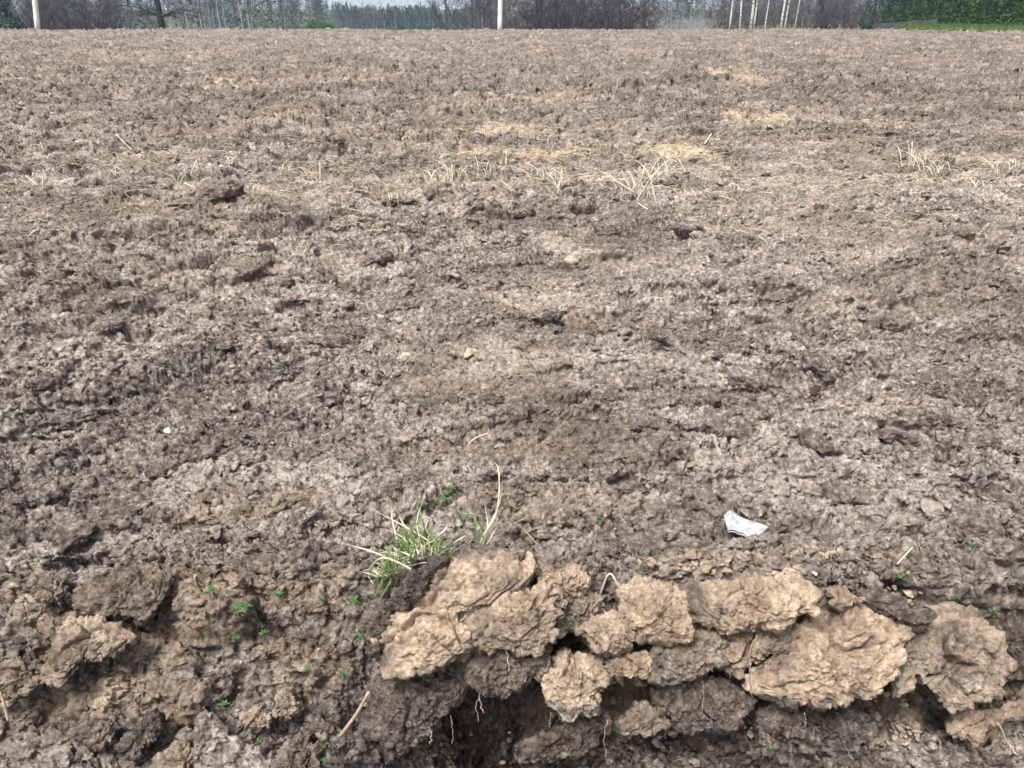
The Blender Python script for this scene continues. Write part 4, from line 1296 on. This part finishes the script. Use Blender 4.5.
def shrub_proto(name, label, h, w, stems, seed, mat, cat='shrub', depth=2, kids=4, r0=.03, minr=.007, up=1.0):
    rnd = random.Random(seed)
    e = empty(name); tag(e, label, cat)
    st = MB(); tw = MB()
    for k in range(stems):
        a = rnd.uniform(0, 6.28); rr = w * .35 * math.sqrt(rnd.random())
        p = Vector((math.cos(a) * rr, math.sin(a) * rr, -.1))
        d = Vector((math.cos(a) * rnd.uniform(.1, .7), math.sin(a) * rnd.uniform(.1, .7), up))
        L_ = h * rnd.uniform(.6, 1.0)
        q = p + d.normalized() * L_ * .4
        st.tube([p, (p + q) / 2 + Vector((rnd.uniform(-.05, .05), 0, 0)), q], r0, r0 * .7, 5)
        limb(tw, rnd, q, d, L_ * .6, r0 * .7, depth, 0, .25, 4, kids, minr)
        for j in range(3):
            t = rnd.uniform(.1, .9)
            limb(tw, rnd, p.lerp(q, t), d + Vector((rnd.uniform(-1, 1), rnd.uniform(-1, 1), 0)), L_ * .35, r0 * .5, depth - 1, 0, .3, 3, kids, minr)
    st.build('stems', mat, e); tw.build('twigs', mat, e)
    return e


used = set()


def put(proto, px, d, s=1.0, label=None, group=None, sx=1.0):
    x = px_x(px, d); loc = (x, d, float(land(x, d)) - .05)
    rz = random.uniform(0, 6.28); sc = (s * sx, s * sx, s)
    if proto.name in used: return copy_tree(proto, loc, rz, sc, label, group)
    used.add(proto.name); proto.location = loc; proto.rotation_euler = (0, 0, rz); proto.scale = sc
    if label: proto['label'] = label
    if group: proto['group'] = group
    return proto


dark = [shrub_proto('bare_shrub', 'dark shrub', 3.6, 2.6, 12, 31 + k, M_TWIG, kids=5) for k in range(3)]
G1 = 'dark bare shrubs left of the lone tree'
for i, (px, d, s) in enumerate([(22, 60, .9), (48, 63, 1.0), (60, 60, 1.1), (74, 64, 1.1), (88, 61, 1.0), (100, 66, 1.15), (113, 62, .95), (38, 68, 1.2), (84, 70, 1.2)]):
    put(dark[i % 3], px, d, s, 'dark leafless shrub in the thicket left of the lone bare tree', G1, 1.1)
G2 = 'dark bare shrubs right of the white pole'
for i, (px, d, s) in enumerate([(508, 62, .8), (520, 64, .9), (533, 60, 1.0), (546, 63, 1.1), (560, 66, 1.2), (572, 61, 1.0), (585, 64, 1.1), (598, 60, 1.1), (611, 62, 1.15), (622, 66, 1.1), (636, 64, .9), (590, 70, 1.3), (552, 71, 1.2)]):
    put(dark[(i + 1) % 3], px, d, s, 'dark leafless shrub in the thicket right of the middle white pole', G2, 1.1)
t0 = bare_tree('bare_tree', 'tree', px_x(540, 60), 60, 8, .13, 41, fork=.08)
t0['label'] = 'dark bare tree rising from the thicket right of the middle white pole'; t0['group'] = 'bare trees in the thicket'
used.add(t0.name)
for px, d, s in ((556, 62, .9), (619, 59, 1.0), (604, 63, .9)): put(t0, px, d, s)
t1 = bare_tree('bare_tree', 'thin grey bare tree in the gap left of the middle white pole', px_x(472, 95), 95, 6.5, .10, 43, fork=.12, group='thin bare trees in the gap'); used.add(t1.name)
for px, d, s in ((446, 110, 1.0), (458, 120, .9), (480, 90, .9), (490, 84, .9), (436, 130, 1.0), (466, 80, .6), (484, 76, .6)): put(t1, px, d, s)
pale = shrub_proto('willow_shrub', 'pale grey willow shrub in front of the woodland, left of the birches', 1.9, 1.9, 16, 51, M_PALET, kids=4, r0=.025)
for i, (px, d, s) in enumerate([(664, 60, .8), (676, 57, .85), (687, 60, 1.0), (699, 56, .8), (710, 60, .95)]): put(pale, px, d, s, group='pale willow shrubs left of the birches')
purp = shrub_proto('bare_shrub', 'purplish brown leafless shrub between the birches and the hedge', 3.2, 2.6, 14, 55, M_TWIGP, kids=5)
for i, (px, d, s) in enumerate([(803, 66, 1.0), (815, 62, 1.0), (826, 60, .9), (838, 62, 1.0), (848, 58, .8), (858, 62, 1.0), (834, 70, 1.2), (866, 66, 1.1), (780, 72, 1.1), (755, 72, 1.1), (730, 70, 1.1), (745, 66, .8), (722, 66, .9), (768, 66, .7), (790, 64, .7)]):
    put(purp, px, d, s, group='purplish shrubs between the birches and the hedge')


def leaf_crown(mb, rnd, n, box, size, shape):
    for i in range(n):
        p = shape(rnd)
        if p is None: continue
        s = size * rnd.uniform(.5, 1.3)
        a, b = Vector((rnd.gauss(0, 1), rnd.gauss(0, 1), rnd.gauss(0, 1))).normalized(), Vector((rnd.gauss(0, 1), rnd.gauss(0, 1), rnd.gauss(0, 1)))
        b = (b - a * a.dot(b)).normalized()
        p = Vector(p)
        mb.poly([p - a * s * .5, p + b * s * .22, p + a * s * .6, p - b * s * .22])


def conifer(name, label, h, w, n, size, seed, mat, bottom=.03, cat='tree', round_=1.0):
    rnd = random.Random(seed); e = empty(name); tag(e, label, cat)
    t = MB(); t.tube([(0, 0, -.1), (0, 0, h * .5), (0, 0, h * .97)], .03 * h * .6, .01, 7); t.build('trunk', M_BARK, e)
    lob = [(rnd.uniform(0, 6.28), rnd.uniform(.05, .9), rnd.uniform(.75, 1.2)) for _ in range(26)]

    def shp(r):
        z = r.random() ** 1.25; a = r.uniform(0, 6.28)
        R_ = w * .5 * (1 - z) ** (.65 * round_) * min(1, .6 + z * 6)
        b = 1.0
        for la, lz, ls in lob:
            da = abs((a - la + math.pi) % (2 * math.pi) - math.pi)
            if da < .6 and abs(z - lz) < .08: b = ls
        rr = R_ * b * (r.uniform(.35, 1.0) ** .5)
        return (math.cos(a) * rr, math.sin(a) * rr, h * (bottom + (1 - bottom) * z) - .15 * rr)
    c = MB(); leaf_crown(c, rnd, n, None, size, shp); c.build('crown', mat, e, smooth=False)
    return e


# russet oak sapling, green bush
def ball(w, h):
    def f(r):
        u_, v_, w_ = r.gauss(0, 1), r.gauss(0, 1), r.gauss(0, 1); l = math.sqrt(u_ * u_ + v_ * v_ + w_ * w_); k = r.uniform(.3, 1) ** .5
        k *= 1 + .25 * math.sin(u_ * 5 / l) * math.cos(w_ * 4 / l)
        return (u_ / l * w * k, v_ / l * w * k, h * .55 + abs(w_) / l * h * .5 * k if False else h * .5 + w_ / l * h * .5 * k)
    return f


e = bare_tree('oak_sapling', 'young oak still holding russet leaves at the right end of the thicket', px_x(646, 58), 58, 3.2, .05, 61, fork=.1)
c = MB(); leaf_crown(c, random.Random(9), 500, None, .10, ball(.9, 2.4)); c.build('leaves', M_RUSSET, e, smooth=False)
x = px_x(318, 75); e = empty('green_bush', (x, 75, float(land(x, 75)) + .05)); tag(e, 'low rounded bright green bush before the woodland at left centre', 'bush')
st = MB()
for k in range(9): st.tube([(0, 0, 0), (math.cos(k * .7) * .6, math.sin(k * .7) * .6, .5), (math.cos(k * .7) * 1.1, math.sin(k * .7) * 1.0, .9)], .03, .01, 4)
st.build('stems', M_BARK, e)
c = MB(); leaf_crown(c, random.Random(10), 2600, None, .16, ball(1.35, 1.30)); leaf_crown(c, random.Random(11), 900, None, .14, lambda r: (lambda q: (q[0] + 1.4, q[1], q[2] * .8))(ball(.8, 1.1)(r))); c.build('crown', M_BUSH, e, smooth=False)

# far left conifer, dark conifer at the hedge end
cf = conifer('spruce_tree', 'dark blue green spruce at the left edge', 7, 3.2, 3500, .22, 71, M_CONIF)
put(cf, -4, 58, 1.0, 'dark blue green spruce at the left edge beyond the leaning pole')
put(cf, 874, 56, .8, 'dark spruce between the purplish shrubs and the hedge', sx=.75)

# birches
def birch(px, d, h, lean, r0, seed, label, group=None):
    return bare_tree('birch_tree', label, px_x(px, d), d, h, r0, seed, mt=M_BIRCH, mc=M_TWIGP, fork=.18, lean=lean, kids=3, spread=.5, group=group)


birch(731, 54, 10, -.005, .06, 81, 'slim white birch standing leftmost in the birch clump')
birch(741.5, 52, 11, -.05, .055, 82, 'white birch leaning left, second from the left in the clump')
birch(752, 52, 12, .005, .085, 83, 'stoutest white birch in the middle of the clump')
birch(755.5, 54, 11, .01, .055, 84, 'thin white birch close behind the stoutest one')
birch(767, 57, 10, .0, .05, 85, 'thin birch standing apart right of the stoutest one')
birch(783, 53, 11, -.01, .07, 86, 'white birch, left one of the close pair at the right of the clump')
birch(786.5, 54, 11, .006, .055, 87, 'white birch, right one of the close pair at the right of the clump')
birch(796, 55, 10, .04, .045, 88, 'slender birch leaning right at the right end of the clump')

# clipped hedge of thujas, board fence, verge
thj = [conifer('thuja', 'x', 3.4, 1.75, 8000, .13, 91 + k, M_THUJA, .0, 'hedge tree', .55) for k in range(2)]
hx = [(908, 57), (921, 56), (934, 55), (946, 54), (958, 53), (971, 52), (984, 51), (998, 50), (1012, 49), (1027, 48), (1043, 47.5), (1060, 47), (895, 58)]
for i, (px, d) in enumerate(hx):
    o = put(thj[i % 2], px, d, random.uniform(.92, 1.1), 'dense green thuja in the hedge row at the right', 'thujas in the hedge row', random.uniform(.95, 1.1))
A_ = Vector((px_x(876, 54), 54, 0)); B_ = Vector((px_x(938, 49.5), 49.5, 0))
e = empty('board_fence', (A_.x, A_.y, float(land(A_.x, A_.y)))); tag(e, 'weathered grey board fence in front of the hedge', 'fence')
n = 26; bd = MB(); rl = MB()
for i in range(n):
    t = i / (n - 1); p = A_.lerp(B_, t); z0 = float(land(p.x, p.y)); h = (.34 + .32 * t) + random.uniform(-.02, .02)
    dirv = (B_ - A_).normalized(); wv = dirv * ((B_ - A_).length / n * .46); nv = Vector((-dirv.y, dirv.x, 0)) * .012
    b0 = len(bd.v)
    for zz_ in (z0, z0 + h):
        for q in (p - wv - nv, p + wv - nv, p + wv + nv, p - wv + nv): bd.v.append((q.x, q.y, zz_))
    bd.f += [(b0, b0 + 1, b0 + 5, b0 + 4), (b0 + 1, b0 + 2, b0 + 6, b0 + 5), (b0 + 2, b0 + 3, b0 + 7, b0 + 6), (b0 + 3, b0, b0 + 4, b0 + 7), (b0 + 4, b0 + 5, b0 + 6, b0 + 7)]
for hh in (.15, .36):
    rl.tube([(A_.x, A_.y + .06, float(land(A_.x, A_.y)) + hh), (B_.x, B_.y + .06, float(land(B_.x, B_.y)) + hh)], .03, .03, 4)
bd.build('boards', M_FENCE, e, tuple(e.location), smooth=False); rl.build('rail', M_FENCE, e, tuple(e.location))
for t in (0, .33, .66, 1):
    p = A_.lerp(B_, t); ps = MB(); z0 = float(land(p.x, p.y)); ps.tube([(p.x, p.y + .10, z0 - .1), (p.x, p.y + .10, z0 + .36 + .32 * t)], .05, .05, 6); ps.build('post', M_FENCE, e, tuple(e.location))

# grass verge between field and hedge
vp = [(898, 46.6), (925, 45.2), (960, 43.6), (1000, 41.8), (1060, 39.0), (1100, 37.5)]
inner = np.array([[px_x(px, d), d] for px, d in vp]); outer = inner + np.array([[6.0, 8.5]]) * np.linspace(.5, 1.4, len(vp))[:, None]
m_ = 40; t = np.linspace(0, len(vp) - 1, 60)
I_ = np.stack([np.interp(t, range(len(vp)), inner[:, k]) for k in (0, 1)], -1); O_ = np.stack([np.interp(t, range(len(vp)), outer[:, k]) for k in (0, 1)], -1)
vv = np.linspace(0, 1, m_)[:, None, None]; G = I_[None] * (1 - vv) + O_[None] * vv
gz = np.maximum(field_rise(G[..., 1]) + .02, .45) + .10 * np.sin(np.clip(vv[..., 0] * 6, 0, math.pi / 2)) + .06 * fbm(G[..., 0] * 2, G[..., 1] * 2, 44, 3)
verge = mesh_np('grass_verge', np.concatenate([G, gz[..., None]], -1).reshape(-1, 3), grid_faces(m_, 60), M_VERGE)
tag(verge, 'strip of green grass between field and hedge', 'grass verge', kind='structure')
rr = np.random.default_rng(8); mb = MB()
for i in range(6000):
    a = rr.integers(0, m_ - 1); b = rr.integers(0, 59); p = Vector((G[a, b, 0] + rr.uniform(-.2, .2), G[a, b, 1] + rr.uniform(-.2, .2), gz[a, b])); h = rr.uniform(.06, .18); w_ = .02; an = rr.uniform(0, 3.14)
    dx_, dy_ = math.cos(an) * w_, math.sin(an) * w_; l = rr.uniform(-.08, .08, 2)
    mb.poly([(p.x - dx_, p.y - dy_, p.z - .02), (p.x + dx_, p.y + dy_, p.z - .02), (p.x + l[0], p.y + l[1], p.z + h)])
o = mb.build('verge_grass', M_VERGE, smooth=False); tag(o, 'short green grass on the verge before the hedge', 'grass', kind='stuff')


# poles
def pole(px0, py0, px1, d, r0, label):
    x0 = px_x(px0, d); z0 = float(land(x0, d)) - .3; h = 8.5
    top = at_dist(px1, 0, d); b = at_dist(px0, py0, d); lean = (top[0] - b[0]) / (top[2] - b[2])
    e = empty('utility_pole', (x0, d, z0)); tag(e, label, 'pole')
    s = MB(); s.tube([(lean * h * t, 0, h * t) for t in np.linspace(0, 1, 9)], r0, r0 * .62, 14); s.build('shaft', M_CONC, e)
    a = MB(); a.tube([(lean * h - .8, 0, h - .35), (lean * h + .8, 0, h - .35)], .05, .05, 4); a.build('crossarm', M_CONC, e)
    for xx in (-.7, 0, .7):
        i_ = MB(); i_.tube([(lean * h + xx, 0, h - .32), (lean * h + xx, 0, h - .22), (lean * h + xx, 0, h - .12)], .05, .03, 8); i_.build('insulator', M_INS, e)


pole(32.5, 25, 30, 49, .155, 'white concrete pole leaning slightly at the left edge beyond the field')
pole(499.5, 29, 500, 49, .145, 'upright white concrete pole at the far end in the middle of the photo')

# woodland trunks at the left, seen one by one
yt = bare_tree('young_tree', 'slim pale trunked tree in the woodland right of the lone bare tree', px_x(186, 100), 100, 9, .10, 101, mt=M_PALET, mc=M_TWIG, fork=.35, kids=3, group='slim pale trunked trees of the left woodland', spread=.4)
used.add(yt.name)
rnd = random.Random(3)
for px in (170, 177, 191, 195, 199, 204, 209, 214, 219, 224, 232, 240, 247, 252, 262, 270, 281, 289, 297, 306, 313, 322, 331, 337, 345, 352, 361, 372, 384, 396, 408, 416):
    put(yt, px + rnd.uniform(-1, 1), rnd.uniform(90, 125) + (50 if px > 260 else 0), rnd.uniform(.7, .95) if px < 320 else rnd.uniform(.5, .66))

# the far wood, one mass
rnd = random.Random(17)
mbt = MB(); mbc = MB(); mbd = MB()
for i in range(1250):
    d = rnd.uniform(100, 300) if i % 3 else rnd.uniform(290, 390); px = rnd.uniform(-220, 1240); x = px_x(px, d)
    if i >= 900: d = rnd.uniform(175, 385); px = rnd.uniform(315, 505); x = px_x(px, d)
    gap = sst(300, 345, px) * sst(500, 452, px)
    if gap > .3 and d < 170: continue
    if px > 640 and d < 110 and px < 720: continue
    base_z = float(land(x, d)); h = rnd.uniform(8, 14)
    if gap > .02:
        topz = EYE + .2 + rnd.uniform(-.008, .003) * d + (-.004 * d if px > 440 else 0) + (.005 * d if px < 350 else 0)
        h = max(3, (topz - base_z) * gap + h * (1 - gap))
    if i >= 900 and base_z + h > EYE + 1.5 and gap > .5: continue
    con = rnd.random() < (.75 if px < 460 else .35)
    mbt.tube([(x, d, base_z - .2), (x + rnd.uniform(-.2, .2), d, base_z + h * .5), (x + rnd.uniform(-.3, .3), d, base_z + h * .95)], .11, .04, 5)
    w = h * rnd.uniform(.16, .24) if con else h * rnd.uniform(.25, .35)
    n = 260 if con else 200
    for k in range(n):
        z = rnd.random() ** (1.1); a = rnd.uniform(0, 6.28)
        lo = .12 if con else .03
        R_ = w * ((1 - z) ** .7 if con else math.sin(math.pi * min(1, .15 + z * .85)) ** .6) * math.sqrt(rnd.random())
        p = Vector((x + math.cos(a) * R_, d + math.sin(a) * R_, base_z + h * (lo + (1 - lo) * z)))
        s = rnd.uniform(.15, .36) if con else rnd.uniform(.4, .9)
        t1_ = Vector((rnd.gauss(0, 1), rnd.gauss(0, 1), rnd.gauss(0, .6 if con else 1.2))).normalized()
        t2_ = Vector((rnd.gauss(0, 1), rnd.gauss(0, 1), rnd.gauss(0, 1))); t2_ = (t2_ - t1_ * t1_.dot(t2_)).normalized() * (.3 if con else .07)
        (mbc if con else mbd).poly([p - t1_ * s, p + t2_ * s, p + t1_ * s, p - t2_ * s])
# one object with three materials
V_ = mbt.v + mbc.v + mbd.v
o1, o2 = len(mbt.v), len(mbt.v) + len(mbc.v)
F_ = mbt.f + [tuple(i + o1 for i in f) for f in mbc.f] + [tuple(i + o2 for i in f) for f in mbd.f]
me = bpy.data.meshes.new('distant_woodland'); me.from_pydata(V_, [], F_)
for m in (M_GREYBARK, M_CONIF, M_TWIG): me.materials.append(m)
me.polygons.foreach_set('material_index', [0] * len(mbt.f) + [1] * len(mbc.f) + [2] * len(mbd.f))
o = bpy.data.objects.new('distant_woodland', me); C.objects.link(o)
tag(o, 'far mixed wood of conifers and bare trees closing the view', 'woodland', kind='stuff')
print('background', round(time.time() - T0, 1))

# ------------------------------------------------------------------ the damp air
def haze():
    x0, x1, y0, y1, z0, z1 = -520, 520, -100, 420, -9, 40
    v = [(x, y, z) for z in (z0, z1) for y in (y0, y1) for x in (x0, x1)]
    me = bpy.data.meshes.new('haze'); me.from_pydata(v, [], [(0, 2, 3, 1), (4, 5, 7, 6), (0, 1, 5, 4), (2, 6, 7, 3), (0, 4, 6, 2), (1, 3, 7, 5)])
    m = bpy.data.materials.new('haze'); m.use_nodes = True; nt = m.node_tree
    nt.nodes.remove(nt.nodes['Principled BSDF'])
    pv = nt.nodes.new('ShaderNodeVolumePrincipled'); pv.inputs['Color'].default_value = (.48, .74, 1.0, 1); pv.inputs['Density'].default_value = HAZE
    nt.links.new(pv.outputs[0], nt.nodes['Material Output'].inputs['Volume'])
    me.materials.append(m); o = bpy.data.objects.new('haze', me); C.objects.link(o)
    tag(o, 'thin bluish damp air over the field', 'haze', kind='stuff')


HAZE = 0.0005
haze()
